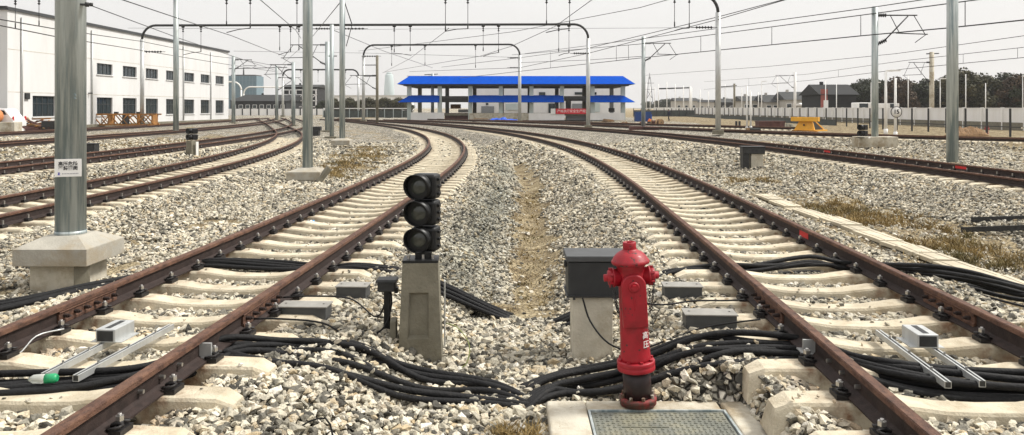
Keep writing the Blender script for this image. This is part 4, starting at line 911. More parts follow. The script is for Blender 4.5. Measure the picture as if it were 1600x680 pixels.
line('overhead line carried by the pole on the wide concrete block', [(800, 86, 100), (1000, 69, 64), (1345, 24, 41), (1540, -2, 32), (1700, -24, 27)], [(700, 124, 118), (1008, 90, 64), (1347, 56, 40.5), (1480, 44, 34.5), (1700, 21, 28)], [860, 963, 982, 1095, 1206, 1345, 1508])
wire('single wire above the line on the wide-block pole, rising past its top', [(820, 84, 95), (1001, 61, 64), (1360, 12, 40), (1500, -9, 34)], .018)
wire('wire from the station gantry rising past the bent gantry post', [(690, 105, 110), (815, 90, 93), (917, 76, 71), (1120, 27, 53), (1260, -10, 44)], .02)
wire('second wire clamped to the wide gantry post and rising to the right', [(640, 112, 120), (812, 106, 93), (917, 84, 71), (1120, 31, 53), (1240, -4, 45)], .02)
line('far overhead line passing the concrete pole before the trees', [(1100, 128, 190), (1262, 116, 133), (1412, 95, 88), (1600, 74, 70)], [(1100, 140, 190), (1262, 126, 133), (1412, 108, 88), (1600, 90, 70)], [1170, 1310, 1505, 1590], .028)
wire('long steep wire from the wide gantry up over the tracks', [(600, 113, 150), (750, 88, 98), (800, 72, 88), (868, 41, 71), (930, -4, 55)], .022)
wire('wire from the far gantry to the hangers over the middle track', [(598, 114, 160), (640, 92, 110), (696, 49, 72), (701, 44, 54)], .02)
wire('dropping wire from the wide gantry beam toward the tall pole row', [(400, -6, 46), (462, 47, 72), (470, 60, 84)], .022)
wire('wire running from high above the building down to the pole row', [(186, -2, 38), (300, 36, 56), (362, 56, 68), (425, 81, 90), (446, 88, 110)], .022)
wire('upper wire passing in front of the white building wall', [(-20, 27, 34), (90, 46, 43), (222, 65, 71), (335, 88, 88), (372, 92, 95), (440, 105, 112)], .022)
wire('lower wire passing in front of the white building wall', [(-20, 36, 33), (90, 58, 43), (222, 79, 71), (362, 102, 91), (430, 112, 112)], .022)
wire('level span wire under the wide gantry beam', [(200, 44, 72), (560, 46, 72), (1000, 44, 72), (1118, 43, 54)], .012)
wire('level span wire between the smaller gantry posts', [(365, 80, 91), (568, 83, 94), (812, 90, 93)], .014)
wire('wire climbing from the distant gantry to the bracket pole top', [(442, 100, 160), (486, 60, 90), (538, -4, 39)], .02)
wire('wire sloping from the tall pole row to the station pole', [(518, 46, 62), (600, 80, 92), (676, 106, 114)], .02)
wire('thin wire crossing from the smaller gantry to the pole right of the station', [(812, 98, 93), (917, 94, 80), (1005, 88, 64)], .018)
wire('thin wire high above the tracks toward the bent gantry', [(560, 80, 100), (800, 50, 72), (1000, 12, 56), (1060, -5, 52)], .018)
wire('thin wire over the far left tracks toward the notice pole', [(430, 110, 115), (280, 60, 62), (140, 8, 40), (110, -6, 36)], .02)
wire('lowest far wire running behind the bent gantry post', [(1005, 118, 180), (1200, 104, 120), (1400, 84, 92), (1600, 56, 70)], .024)
for (x0, y0, x1, y1, Y, lab) in ((612, 83, 643, 87, 94, 'first steady arm under the wide gantry, left of the station roof'), (755, 88, 780, 82, 72, 'steady arm under the wide gantry above the station middle'), (696, 49, 731, 45, 54, 'steady arm hanging above the middle of the wide gantry beam'), (354, 51, 391, 44, 54, 'steady arm over the far left tracks'), (286, 86, 314, 81, 72, 'steady arm under the wide gantry near the building'), (873, 87, 889, 83, 72, 'steady arm beside the right post of the wide gantry'), (435, 86, 455, 81, 72, 'steady arm under the wide gantry by the pole row'), (853, 51, 890, 45, 54, 'steady arm on the steep wire above the station'), (1054, 48, 1077, 44, 53, 'steady arm close to the bent gantry post')):
    a, b_ = pix(x0, y0, Y), pix(x1, y1, Y); tag(MB().tube([(0, 0, 0), (b_ - a) * .5 + Vector((0, 0, .06)), b_ - a], .03, 6).build('steady_arm', M_WIRE, None, a), lab, 'steady arm', 'steady arms of the overhead line')
# tension insulators on the gantry posts
for (px_, py_, Y, w, lab) in ((240, 81, 71.8, 1.6, 'string insulator on the wide gantry post beside the building'), (505, 45, 71.8, 1.5, 'string insulator under the wide gantry beam left of the pole row'), (553, 45, 71.8, 2.0, 'string insulator under the wide gantry beam right of the pole row'), (906, 83.5, 70.8, 1.2, 'string insulator on the wide gantry post at the station'), (580, 88, 93.8, 1.8, 'string insulator on the smaller gantry post'), (803, 90.5, 92.8, 1.0, 'upper string insulator on the right post of the smaller gantry'), (803, 106, 92.8, 1.0, 'lower string insulator on the right post of the smaller gantry'), (1100, 43, 52.8, 1.2, 'string insulator on the bent gantry post')):
    c = pix(px_, py_, Y); m = MB(); m.cyl((-w / 2 - .3, 0, 0), (w / 2 + .3, 0, 0), .025, n=5); insulator(m, (-w / 2, 0, 0), (w / 2, 0, 0), .11, 6); tag(m.build('string_insulator', M_WIRE, None, c), lab, 'insulator', 'string insulators of the overhead line')

# ---------------------------------------------------------------- small signals and boxes further off
def small_signal(lab, X, Y, zb, ph, face, pale=True):
    t = thing('ground_signal', lab, 'railway signal', (X, Y, zb), face)
    if ph: MB().box((0, 0, ph / 2), (.44, .36, ph), taper=(.82, .85)).build('concrete_post', M_CONC, t, bevel=.01); MB().box((.27, .03, ph * .5), (.04, .1, ph * .9)).build('side_channel', M_WHITE, t)
    for j in (0, 1):
        u = MB().box((0, .05, ph + .15 + j * .24), (.26, .24, .22)).build('lamp_housing', M_BLACK, t, bevel=.03)
        MB().lathe([(.11, 0), (.115, .16), (.105, .16), (.10, .02), (.001, .02)], 18, 0, Matrix.Translation((0, -.06, ph + .15 + j * .24)) @ Matrix.Rotation(R(90), 4, 'X'), caps=False).build('visor', M_BLACK, u)
    return t
small_signal('small black signal on a pale concrete post between two left tracks', -12.65, 30.4, gz(-12.65, 30.4) - .1, .68, R(-35))
small_signal('low black two-lens signal at the end of the wide concrete block', 17.95, 39.3, .03, .05, R(-60)).scale = (1.25,) * 3
t = thing('trackside_box', 'black-lidded trackside box with one concrete leg in front of the red-marked rail', 'equipment box', (8.45, 27, gz(8.45, 27) - .05))
MB().box((0, 0, .66), (.78, .4, .24)).build('box_body', M_IRON, t, bevel=.02); MB().box((0, 0, .79), (.82, .44, .03)).build('lid', M_IRON, t, bevel=.008); MB().box((-.27, 0, .3), (.22, .34, .52)).build('leg', M_IRON, t, bevel=.01); MB().box((.13, .02, .28), (.42, .3, .52)).build('concrete_block', M_CONCL, t, bevel=.01)
t = thing('trackside_box', 'small dark trackside box half hidden behind the notice pole', 'equipment box', (-17.3, 31.5, gz(-17.3, 31.5) - .05))
MB().box((0, 0, .3), (.55, .4, .32)).build('box_body', M_IRON, t, bevel=.02); MB().box((0, 0, .47), (.6, .45, .03)).build('lid', M_IRON, t, bevel=.005); MB().box((0, 0, .07), (.3, .3, .16)).build('leg', M_CONC, t)
t = thing('trackside_box', 'small black box on the ground by the pole row', 'equipment box', (-12.6, 48.5, gz(-12.6, 48.5) - .05))
MB().box((0, 0, .3), (.9, .5, .36)).build('box_body', M_IRON, t, bevel=.03); MB().box((.3, 0, .58), (.5, .4, .26)).build('lid', M_IRON, t, bevel=.03)
M_DEPOT = mat('depot_render', (.64, .638, .63), .85, var=.05, scale=.7, c2=(.57, .565, .55), mask=(.5, .72), stretch=(1, 1, .18))
# ---------------------------------------------------------------- white building on the left
BX = -38.7
def wall_with_windows(parent, name, m, rects, u0, u1, z0, z1, to_world, depth=.25):
    """flat wall with real openings; rects are (u0, u1, z0, z1)"""
    us = sorted({u0, u1, *[r[0] for r in rects], *[r[1] for r in rects]}); zs = sorted({z0, z1, *[r[2] for r in rects], *[r[3] for r in rects]}); mb = MB()
    for a, b_ in zip(us[:-1], us[1:]):
        for c, d in zip(zs[:-1], zs[1:]):
            if any(r[0] <= a and b_ <= r[1] and r[2] <= c and d <= r[3] for r in rects): continue
            mb.add([to_world(a, 0, c), to_world(b_, 0, c), to_world(b_, 0, d), to_world(a, 0, d)], [(0, 1, 2, 3)])
    for a, b_, c, d in rects:
        P_ = [to_world(u, w, z) for w in (0, depth) for u, z in ((a, c), (b_, c), (b_, d), (a, d))]
        mb.add(P_, [(i, (i + 1) % 4, (i + 1) % 4 + 4, i + 4) for i in range(4)])
    return mb.build(name, m, parent)
t = thing('depot_building', 'long white two-storey depot building with rows of dark windows', 'building', (BX, 58.9, -.2))
up = [(71.6 + 4.78 * i, 74.4 + 4.78 * i, 4.9, 5.95) for i in range(7)]; low = [(71.6 + 4.78 * i, 74.4 + 4.78 * i, 1.05, 2.75) for i in range(7)] + [(62.0, 65.1, 1.05, 2.75)]
rects = [(a - 58.9, b_ - 58.9, c, d) for a, b_, c, d in up + low]
wall_with_windows(t, 'wall', M_DEPOT, rects, 0, 45.9, 0, 9.45, lambda u, w, z: (-w, u, z))
wall_with_windows(t, 'wall', M_DEPOT, [], 0, 26, 0, 9.45, lambda u, w, z: (-u, w, z)); wall_with_windows(t, 'wall', M_DEPOT, [], 0, 26, 0, 9.45, lambda u, w, z: (-u, 45.9 + w, z))
MB().box((-13, 22.95, 9.35), (26.3, 46.2, .12)).build('roof', M_GREYBOX, t); MB().box((.06, 22.95, 9.48), (.14, 46.3, .10)).build('parapet_cap', M_GREYBOX, t); MB().box((-13, -.06, 9.5), (26, .14, .16)).build('parapet_cap', M_IRON, t)
for a, b_, c, d in rects:
    w_ = MB(); k = 4 if d < 4 else 4
    w_.box((-.18, (a + b_) / 2, d - .03), (.06, b_ - a, .06)); w_.box((-.18, (a + b_) / 2, c + .03), (.06, b_ - a, .06))
    for i in range(k + 1): w_.box((-.18, a + .03 + (b_ - a - .06) * i / k, (c + d) / 2), (.055, .06, d - c - .12))
    if d < 4: w_.box((-.18, (a + b_) / 2, c + .62 * (d - c)), (.05, b_ - a, .05))
    f = w_.build('window', M_FRAME, t); MB().box((-.2, (a + b_) / 2, (c + d) / 2), (.02, b_ - a - .02, d - c - .02)).build('pane', M_WINDOW, f)
    MB().box((.03, (a + b_) / 2, c - .05), (.14, b_ - a + .2, .08)).build('sill', M_DEPOT, f)
for y in (1.6, 11.7, 31.4, 39.6): MB().cyl((.10, y, .3), (.10, y, 8.9), .07, n=8).build('downpipe', M_GALVL, t)
for z in (3.0, 6.3): MB().box((.005, 22.95, z), (.012, 45.8, .035)).build('wall_joint', M_CONCL, t)
MB().box((.08, 2.3, 2.7), (.14, .5, .5)).build('wall_lamp', M_IRON, t); MB().box((.1, 11.3, 3.1), (.5, .12, .1)).build('camera_arm', M_IRON, t); MB().box((.12, 22.95, .12), (.3, 45.9, .24)).build('plinth', M_CONC, t)

# ---------------------------------------------------------------- blue-roofed station
SYY = 113; S0 = pix(806, HZ, SYY); K = SYY / F
t = thing('station_building', 'open two-storey station with blue hipped roofs and pale columns', 'building', (S0.x, SYY, -.25))
lx = lambda px: (px - 806) * K; zz = lambda py: CAM_Z - (py - HZ) * K + .25
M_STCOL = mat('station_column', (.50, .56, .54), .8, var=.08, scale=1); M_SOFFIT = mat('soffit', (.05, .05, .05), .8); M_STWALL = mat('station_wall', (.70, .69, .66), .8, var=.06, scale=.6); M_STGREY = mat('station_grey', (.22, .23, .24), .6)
def hip(name, x0, x1, y0, y1, z0, z1, ins, hipl=1, hipr=1, insy=1.6):
    m = MB(); a = [(x0, y0, z0), (x1, y0, z0), (x1, y1, z0), (x0, y1, z0)]; b_ = [(x0 + ins * hipl, y0 + insy, z1), (x1 - ins * hipr, y0 + insy, z1), (x1 - ins * hipr, y1 - insy, z1), (x0 + ins * hipl, y1 - insy, z1)]
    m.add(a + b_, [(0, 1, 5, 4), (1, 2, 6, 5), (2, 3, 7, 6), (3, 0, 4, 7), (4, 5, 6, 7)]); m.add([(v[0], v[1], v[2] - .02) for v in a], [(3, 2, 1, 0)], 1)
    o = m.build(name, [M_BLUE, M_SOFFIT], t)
    return o
hip('upper_roof', lx(623), lx(990), -1.8, 15, zz(132), zz(119), 1.6)
hip('lower_roof', lx(624), lx(687), -1.8, 2.2, zz(160), zz(149), 1.6, 1, 0, 1.6); hip('lower_roof', lx(733), lx(880), -1.8, 2.2, zz(160), zz(149), 0, 0, 0); hip('lower_roof', lx(917), lx(990), -1.8, 2.2, zz(160), zz(149), 1.6, 0, 1)
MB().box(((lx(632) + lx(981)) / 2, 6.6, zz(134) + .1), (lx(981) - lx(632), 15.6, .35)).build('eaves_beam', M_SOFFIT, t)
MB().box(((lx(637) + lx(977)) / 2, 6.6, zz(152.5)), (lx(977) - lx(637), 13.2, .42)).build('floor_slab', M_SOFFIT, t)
for i in range(8):
    x = lx(639.5 + 47.7 * i); MB().box((x, 0, zz(134) / 2), (.6, .6, zz(134))).build('column', M_STCOL, t); MB().box((x, 13, zz(134) / 2), (.6, .6, zz(134))).build('column', M_STGREY if i % 2 else M_CONC, t)
for a, b_, c, d, y, mm_, nm in ((642, 694, 176, 188, -.6, M_WHITED, 'platform_wall'), (826, 882, 177, 188, -.6, M_WHITED, 'platform_wall'), (917, 976, 176.5, 188, -.6, M_WHITED, 'platform_wall'), (733, 826, 177, 188, -.4, M_CONCL, 'platform_wall'),
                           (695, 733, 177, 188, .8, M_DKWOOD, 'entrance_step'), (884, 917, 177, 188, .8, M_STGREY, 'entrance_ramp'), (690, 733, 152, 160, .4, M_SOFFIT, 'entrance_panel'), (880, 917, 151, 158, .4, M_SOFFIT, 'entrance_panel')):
    k2 = (SYY + y) / SYY; xa, xb = (a - 800) * K * k2 - S0.x, (b_ - 800) * K * k2 - S0.x; za, zb_ = CAM_Z + .25 - (d - HZ) * K * k2, CAM_Z + .25 - (c - HZ) * K * k2
    MB().box(((xa + xb) / 2, y, (za + zb_) / 2), (xb - xa, .25, zb_ - za)).build(nm, mm_, t)
def px_box(parent, base, rows, yw, th):       # small flat pieces of a facade from their rows and columns in the photo
    for a, b_, c, d, mm_, nm in rows:
        k2 = yw / F; p_ = Vector(((a + b_ - 1600) / 2 * k2, yw, CAM_Z - ((c + d) / 2 - HZ) * k2)) - base
        MB().box(p_, ((b_ - a) * k2, th, (d - c) * k2)).build(nm, mm_, parent)
px_box(t, t.location, [(951, 960, 169, 175, M_IRON, 'bench'), (884, 892, 158, 176, M_STGREY, 'pier'), (704, 720, 163, 170, M_ORANGE, 'kiosk'), (716, 736, 171, 176, M_WHITED, 'bench')], 119.5, .4)
an = thing('annex_building', 'white plain building seen through the openings of the station', 'building', (pix(856, HZ, 138).x, 138, -.3))
px_box(an, an.location, [(745, 968, 134.5, 183, M_WHITED, 'wall')], 140, 4)
px_box(an, an.location, [(857, 868, 160.5, 177, M_WINDOW, 'door'), (894, 914, 161, 170, M_STGREY, 'window'), (842, 852, 143, 148, M_WINDOW, 'window'), (898, 910, 143, 147, M_WINDOW, 'window'), (927, 932, 143, 147, M_WINDOW, 'window'), (928, 937, 160, 174, M_STCOL, 'door'), (759, 763, 160, 163, M_WINDOW, 'window'), (790, 812, 161, 171, M_STCOL, 'window'), (752, 772, 165, 176, M_STGREY, 'door')], 137.9, .12)
MB().box(((lx(637) + lx(977)) / 2, 6.6, zz(176) - .3), (lx(975) - lx(640), 12.6, .3)).build('platform_floor', M_CONC, t)
bn = thing('red_banner', 'red banner with a row of white characters hung at the station entrance', 'banner', pix(894, 178.5, SYY - .9))
MB().box((0, 0, .42), (4.9, .03, .78)).build('cloth', mat('banner_red', (.55, .02, .035), .7, var=.1), bn); MB().box((-2.75, 0, .42), (.75, .03, .78)).build('end_panel', M_WHITE, bn)
text('lettering', '严格执行安全生产规定', .46, M_WHITE, bn, (.1, -.018, .42), (R(90), 0, 0), extrude=.004)
tp = thing('tarpaulin_heap', 'bright blue tarpaulin draped over a heap before the station platform', 'tarpaulin', pix(786, 187, 101))
def heap(name, w, d, h, m, parent, seed, loc=(0, 0, 0), nseg=22, rough=.25):
    r = np.random.default_rng(seed); m_ = MB(); vs_ = []; n2 = max(6, nseg // 2)
    U, V = np.meshgrid(np.linspace(-1, 1, nseg), np.linspace(-1, 1, n2)); prof = np.clip(1 - np.abs(U) ** 3, 0, 1) * np.clip(1 - np.abs(V) ** 2.2, 0, 1)
    nz = vnoise(U.ravel() * 4, V.ravel() * 3, 1, seed).reshape(U.shape) * .7 + r.uniform(0, 1, U.shape) * .3
    Z = h * prof * (1 - rough + rough * 2 * (nz - .5) + .0) ; Z[prof <= 0] = -.15
    for j in range(n2):
        for i in range(nseg): vs_.append((U[j, i] * w / 2 + (nz[j, i] - .5) * .1 * w / nseg, V[j, i] * d / 2, Z[j, i]))
    m_.add(vs_, [(j * nseg + i, j * nseg + i + 1, (j + 1) * nseg + i + 1, (j + 1) * nseg + i) for j in range(n2 - 1) for i in range(nseg - 1)])
    return m_.build(name, m, parent, loc)
heap('sheet', 4.6, 2.2, .82, M_TARP, tp, 3, rough=.5); MB().box((-1.6, -1.0, .12), (1.7, .5, .3)).build('dark_pallet', M_IRON, tp); MB().box((-3.1, .2, .25), (2.2, 1.2, .14)).build('board', M_DKWOOD, tp); MB().box((-2.9, .1, .45), (1.8, 1, .08)).build('board', M_WOOD, tp)

# ---------------------------------------------------------------- goods lying in the yard
t = thing('steel_truss', 'rusty yellow steel lattice girder lying beside the white building', 'steel girder', (-36.2, 72, -.12), R(0)); Lx = 6.2
for y in (-.5, .5):
    for z in (.1, 1.08): MB().box((0, y, z), (Lx if z > .5 else Lx * .95, .13, .13)).build('chord', M_ORANGE, t)
    for i in range(7):
        x0 = -Lx / 2 + .2 + i * (Lx - .4) / 7; x1 = x0 + (Lx - .4) / 7
        MB().cyl((x0, y, .1 if i % 2 else 1.05), (x1, y, 1.05 if i % 2 else .1), .06, n=6).build('diagonal', M_ORANGE, t)
        if i % 2: MB().cyl((x0, y + .01, 1.05), (x1, y + .01, .1), .05, n=6).build('diagonal', M_ORANGE, t)
for i in range(5): MB().box((-Lx / 2 + .4 + i * 1.35, 0, .6), (.12, 1.1, 1.0)).build('cross_plate', M_ORANGE if i != 2 else M_IRON, t)
for x in (-.9, 1.2): MB().box((x, 0, 1.22), (.3, .3, .18)).build('lug', M_IRON, t)
r5 = np.random.default_rng(8)
t = thing('plank_pile', 'heap of rusty brown planks and rods by the building window', 'scrap pile', (-36.6, 59.5, -.15))
heap('rubble_core', 4.2, 2, .6, M_DKWOOD, t, 4)
for i in range(46):
    x, y, z = r5.uniform(-1.9, 1.7), r5.uniform(-.9, .7), r5.uniform(.15, .95); z *= max(.25, 1 - abs(x) / 2.4)
    MB().box((0, 0, 0), (r5.uniform(.8, 2.0), r5.uniform(.08, .2), .07)).build('plank', [M_ORANGE, M_WOOD, M_DKWOOD][i % 3], t, (x, y, z), rot=(r5.normal(0, .2), r5.normal(0, .25), r5.normal(0, .4)))
heap('pale_rubble', 1.6, 1.0, .4, M_WHITED, t, 9, (-1.3, -1.1, 0))
MB().box((1.4, -.7, .35), (1.2, .8, .7)).build('dark_crate', M_IRON, t, bevel=.02)
for i, (x, lab) in enumerate(((-37.05, 'grey concrete block under the orange drum'), (-35.75, 'pale concrete block beside the plank pile'))):
    o = MB().box((0, 0, .35), (1.25, .9, .7)).build('concrete_block', M_CONC if i == 0 else M_CONCL, None, (x - .35, 55.2, -.15), bevel=.03); tag(o, lab, 'concrete block')
t = thing('orange_drum', 'weathered orange drum resting on the concrete block', 'drum', (-37.3, 55.2, .55))
Mx = Matrix.Translation((0, -.45, .42)) @ Matrix.Rotation(R(-90), 4, 'X'); MB().lathe([(.02, 0), (.46, .0), (.5, .05), (.5, .85), (.46, .9), (.02, .9)], 24, 0, Mx).build('drum_body', mat('drum_orange', (.52, .2, .07), .7, var=.2), t); MB().box((.1, -.46, .5), (.18, .03, .14)).build('plate', M_IRON, t); MB().box((0, -.46, .16), (.6, .03, .12)).build('plate', M_IRON, t)
# white car beside the building
t = thing('parked_car', 'white estate car parked against the white building behind the orange drum', 'car', (-38.55, 56.6, -.2))
M_CARW = mat('car_white', (.75, .75, .74), .3, var=.03, coat=.5); M_TYRE = mat('tyre', (.02, .02, .02), .8)
def extr(poly, y0, y1): return [(x, y0, z) for x, z in poly] + [(x, y1, z) for x, z in poly]
def car_body(mb, poly, w, top_in=0):
    n = len(poly); P_ = [(x, -w / 2 + (top_in if z > 1.0 else 0), z) for x, z in poly] + [(x, w / 2 - (top_in if z > 1.0 else 0), z) for x, z in poly]
    mb.add(P_, [tuple(range(n))[::-1], tuple(range(n, 2 * n))] + [(i, (i + 1) % n, (i + 1) % n + n, i + n) for i in range(n)])
m = MB(); car_body(m, [(-2.3, .35), (-2.28, .75), (-1.9, .92), (-1.05, 1.02), (-.55, 1.62), (.2, 1.74), (1.55, 1.7), (2.02, 1.08), (2.18, .95), (2.2, .4)], 1.78, .14)
bd = m.build('body', M_CARW, t, bevel=.06, seg=3)
for sd in (-1, 1):
    for poly in ([(-.78, 1.08), (-.42, 1.55), (.22, 1.62), (.22, 1.08)], [(.3, 1.08), (.3, 1.62), (1.0, 1.61), (1.05, 1.08)], [(1.13, 1.08), (1.1, 1.6), (1.5, 1.58), (1.82, 1.1)]):
        q = [(x, sd * (.76 + .0), z) for x, z in poly]; m = MB(); m.add(q + [(x, sd * .80, z) for x, _, z in q], [tuple(range(len(q))), tuple(range(len(q), 2 * len(q)))] + [(i, (i + 1) % len(q), (i + 1) % len(q) + len(q), i + len(q)) for i in range(len(q))]); m.build('window', M_WINDOW, t)
    MB().box((2.16, sd * .78, 1.0), (.08, .12, .3)).build('tail_lamp', M_REDMARK, t); MB().box((-2.2, sd * .6, .75), (.12, .4, .14)).build('headlight', M_GALVL, t)
    for x in (-1.45, 1.4):
        w_ = MB().lathe([(.02, -.11), (.33, -.11), (.35, -.08), (.35, .08), (.33, .11), (.02, .11)], 20, 0, Matrix.Translation((x, sd * .8, .35)) @ Matrix.Rotation(R(90), 4, 'X')).build('wheel', M_TYRE, t); MB().lathe([(.01, -.12), (.2, -.115), (.2, .115), (.01, .12)], 14, 0, Matrix.Translation((x, sd * .8, .35)) @ Matrix.Rotation(R(90), 4, 'X')).build('rim', M_GALVL, w_)
t.rotation_euler.z = R(4)
# drums, boxes and the person by the fence
def drum(lab, px_, py_, Y, d, rz):
    b_ = pix(px_, py_, Y); t = thing('cable_drum', lab, 'cable drum', b_, rz, 'wooden cable drums'); Mx = Matrix.Translation((0, 0, d / 2)) @ Matrix.Rotation(R(90), 4, 'X')
    for y0 in (-.3, .24): MB().lathe([(.05, y0), (d / 2, y0), (d / 2, y0 + .06), (.05, y0 + .06)], 22, 0, Mx, False).build('flange', M_WOOD, t)
    MB().lathe([(d * .32, -.25), (d * .32, .25)], 18, 0, Mx).build('cable_core', M_DKWOOD if d < .85 else M_IRON, t); MB().lathe([(.06, -.32), (.06, .32)], 10, 0, Mx).build('hub', M_IRON, t)
drum('wooden cable drum turned edge-on beside the orange sack', 1022, 193, 88, .72, R(62)); drum('wooden cable drum showing its round face to the track', 1031, 193, 88, .74, R(22)); drum('dark wooden cable drum near the station platform end', 976, 193.5, 88, .5, R(30)); drum('pale wooden cable drum before the blue site box', 1004, 193, 88, .5, R(70))
t = thing('site_box', 'blue steel site box standing behind the cable drums', 'site container', pix(1004, 184, 110)); MB().box((0, 0, .7), (2.2, 1.4, 1.3)).build('box_body', mat('site_blue', (.01, .05, .2), .6, var=.2), t); MB().box((0, 0, 1.4), (2.3, 1.5, .1)).build('lid', mat('site_blue', (.01, .05, .2)), t)
for x in (-.75, 0, .75): MB().box((x, -.72, .7), (.06, .05, 1.2)).build('rib', mat('site_blue', (.01, .05, .2)), t)
t = thing('site_box', 'smaller blue steel box right of the pole, over the orange sack', 'site container', pix(1013, 180, 114)); MB().box((0, 0, .45), (.9, .8, .95)).build('box_body', mat('site_blue2', (.01, .06, .36), .6, var=.2), t); MB().box((0, 0, .95), (.96, .86, .06)).build('lid', mat('site_blue2', (.01, .05, .2)), t)
t = thing('orange_sack', 'orange sack lying on top of dark goods by the blue box', 'sack', pix(1016, 186, 100)); heap('sack_body', .85, .5, .75, mat('sack_orange', (.6, .16, .04), .8, var=.2), t, 6); MB().box((0, -.2, .1), (.8, .5, .3)).build('pallet', M_IRON, t)
t = thing('timber_bundle', 'bundle of grey timber leaning on the station platform wall', 'timber', pix(950, 187, 108))
for i in range(6): MB().box((0, 0, 0), (1.7 - .08 * i, .14, .12)).build('timber', M_WOOD, t, (r5.normal(0, .1), -.1 * (i % 3), .1 + .13 * (i // 2)), rot=(0, r5.normal(0, .05), r5.normal(0, .06)))

# person by the fence, walking
def person(lab, base, h, rz):
    t = thing('person', lab, 'person', base, rz); s = h / 1.75
    J = {'pel': (0, 0, .95), 'sp': (0, .01, 1.15), 'ch': (0, 0, 1.36), 'nk': (0, -.01, 1.50), 'hd': (0, -.03, 1.60), 'ht': (0, -.03, 1.73),
         'lh': (.10, 0, .92), 'lk': (.11, -.14, .52), 'la': (.11, -.10, .09), 'lt': (.12, -.26, .04), 'rh': (-.10, 0, .92), 'rk': (-.11, .06, .50), 'ra': (-.11, .26, .12), 'rt': (-.11, .14, .04),
         'ls': (.19, 0, 1.42), 'le': (.25, .10, 1.15), 'lw': (.24, .02, .92), 'lf': (.24, -.03, .82), 'rs': (-.19, 0, 1.42), 're': (-.25, -.03, 1.14), 'rw': (-.23, -.18, .96), 'rf': (-.22, -.25, .89)}
    E_ = [('pel', 'sp'), ('sp', 'ch'), ('ch', 'nk'), ('nk', 'hd'), ('hd', 'ht'), ('pel', 'lh'), ('lh', 'lk'), ('lk', 'la'), ('la', 'lt'), ('pel', 'rh'), ('rh', 'rk'), ('rk', 'ra'), ('ra', 'rt'), ('ch', 'ls'), ('ls', 'le'), ('le', 'lw'), ('lw', 'lf'), ('ch', 'rs'), ('rs', 're'), ('re', 'rw'), ('rw', 'rf')]
    rad = {'pel': .16, 'sp': .15, 'ch': .17, 'nk': .065, 'hd': .095, 'ht': .07, 'lh': .1, 'lk': .068, 'la': .048, 'lt': .04, 'rh': .1, 'rk': .068, 'ra': .048, 'rt': .04, 'ls': .075, 'le': .052, 'lw': .038, 'lf': .03, 'rs': .075, 're': .052, 'rw': .038, 'rf': .03}
    ks = list(J); me = bpy.data.meshes.new('body'); me.from_pydata([tuple(c * s for c in J[k]) for k in ks], [(ks.index(a), ks.index(b_)) for a, b_ in E_], [])
    o = obj('body', me, t); sk = o.modifiers.new('skin', 'SKIN'); sk.use_smooth_shade = True
    for i, k in enumerate(ks): v = me.skin_vertices[0].data[i]; v.radius = (rad[k] * s,) * 2; v.use_root = (k == 'pel')
    o.modifiers.new('sub', 'SUBSURF').levels = 1
    # clothing colours by height: trousers, jacket, skin
    m, nt, b = node_mat('person_clothes'); L = nt.links; tc = _n(nt, 'ShaderNodeTexCoord'); sp_ = _n(nt, 'ShaderNodeSeparateXYZ'); L.new(tc.outputs['Object'], sp_.inputs[0]); cr = _n(nt, 'ShaderNodeValToRGB'); cr.color_ramp.interpolation = 'CONSTANT'
    dv = _n(nt, 'ShaderNodeMath', operation='DIVIDE'); dv.inputs[1].default_value = h; L.new(sp_.outputs['Z'], dv.inputs[0]); L.new(dv.outputs[0], cr.inputs[0])
    e = cr.color_ramp.elements; e[0].color = (.02, .015, .015, 1); e[1].position = .5; e[1].color = (.012, .014, .035, 1); q = e.new(.87); q.color = (.4, .25, .18, 1)
    L.new(cr.outputs[0], b.inputs['Base Color']); b.inputs['Roughness'].default_value = .85; me.materials.append(m)
    MB().lathe([(.108 * s, 1.63 * s), (.112 * s, 1.66 * s), (.10 * s, 1.74 * s), (.06 * s, 1.785 * s), (.01, 1.795 * s)], 14, 0, Matrix.Translation((0, -.03 * s, 0))).build('hair', mat('hair_dark', (.02, .018, .016), .7), t)
    return t
person('person in a dark navy jacket and dark trousers walking near the fence', pix(1045, 190, 112), 1.72, R(-70))

# buffer stop
t = thing('buffer_stop', 'yellow steel buffer stop with slanting braces at the end of the siding', 'buffer stop', pix(1258, 200.5, 60), R(-45))
MB().box((0, 0, .95), (2.2, .3, .34)).build('buffer_beam', M_YEL, t, bevel=.02)
m = MB(); m.add([(-.9, 0, .08), (.75, 0, .08), (.5, .15, .8), (-.55, .15, .8), (-.9, .12, .08), (.75, .12, .08), (.5, .27, .8), (-.55, .27, .8)], [(0, 1, 2, 3), (4, 7, 6, 5), (0, 3, 7, 4), (1, 5, 6, 2), (3, 2, 6, 7), (0, 4, 5, 1)]); m.build('front_plate', M_YEL, t)
for x in (-.55, .5): m = MB(); m.add([(x - .04, .2, .1), (x - .04, .2, .95), (x - .04, 2.1, .1), (x + .04, .2, .1), (x + .04, .2, .95), (x + .04, 2.1, .1)], [(0, 1, 2), (3, 5, 4), (0, 3, 4, 1), (1, 4, 5, 2), (2, 5, 3, 0)]); m.build('side_plate', M_IRON, t); MB().cyl((x, .2, .95), (x, 2.2, .12), .07, n=6).build('brace', M_YEL, t)
MB().box((0, 1.0, .06), (1.7, 2.3, .1)).build('base_frame', M_YEL, t); MB().cyl((-.1, -.02, .5), (-.1, .02, .5), .07, n=10).build('hole_plate', M_IRON, t); MB().box((0, -.05, .02), (2.0, .3, .12)).build('foot', M_ORANGE, t)
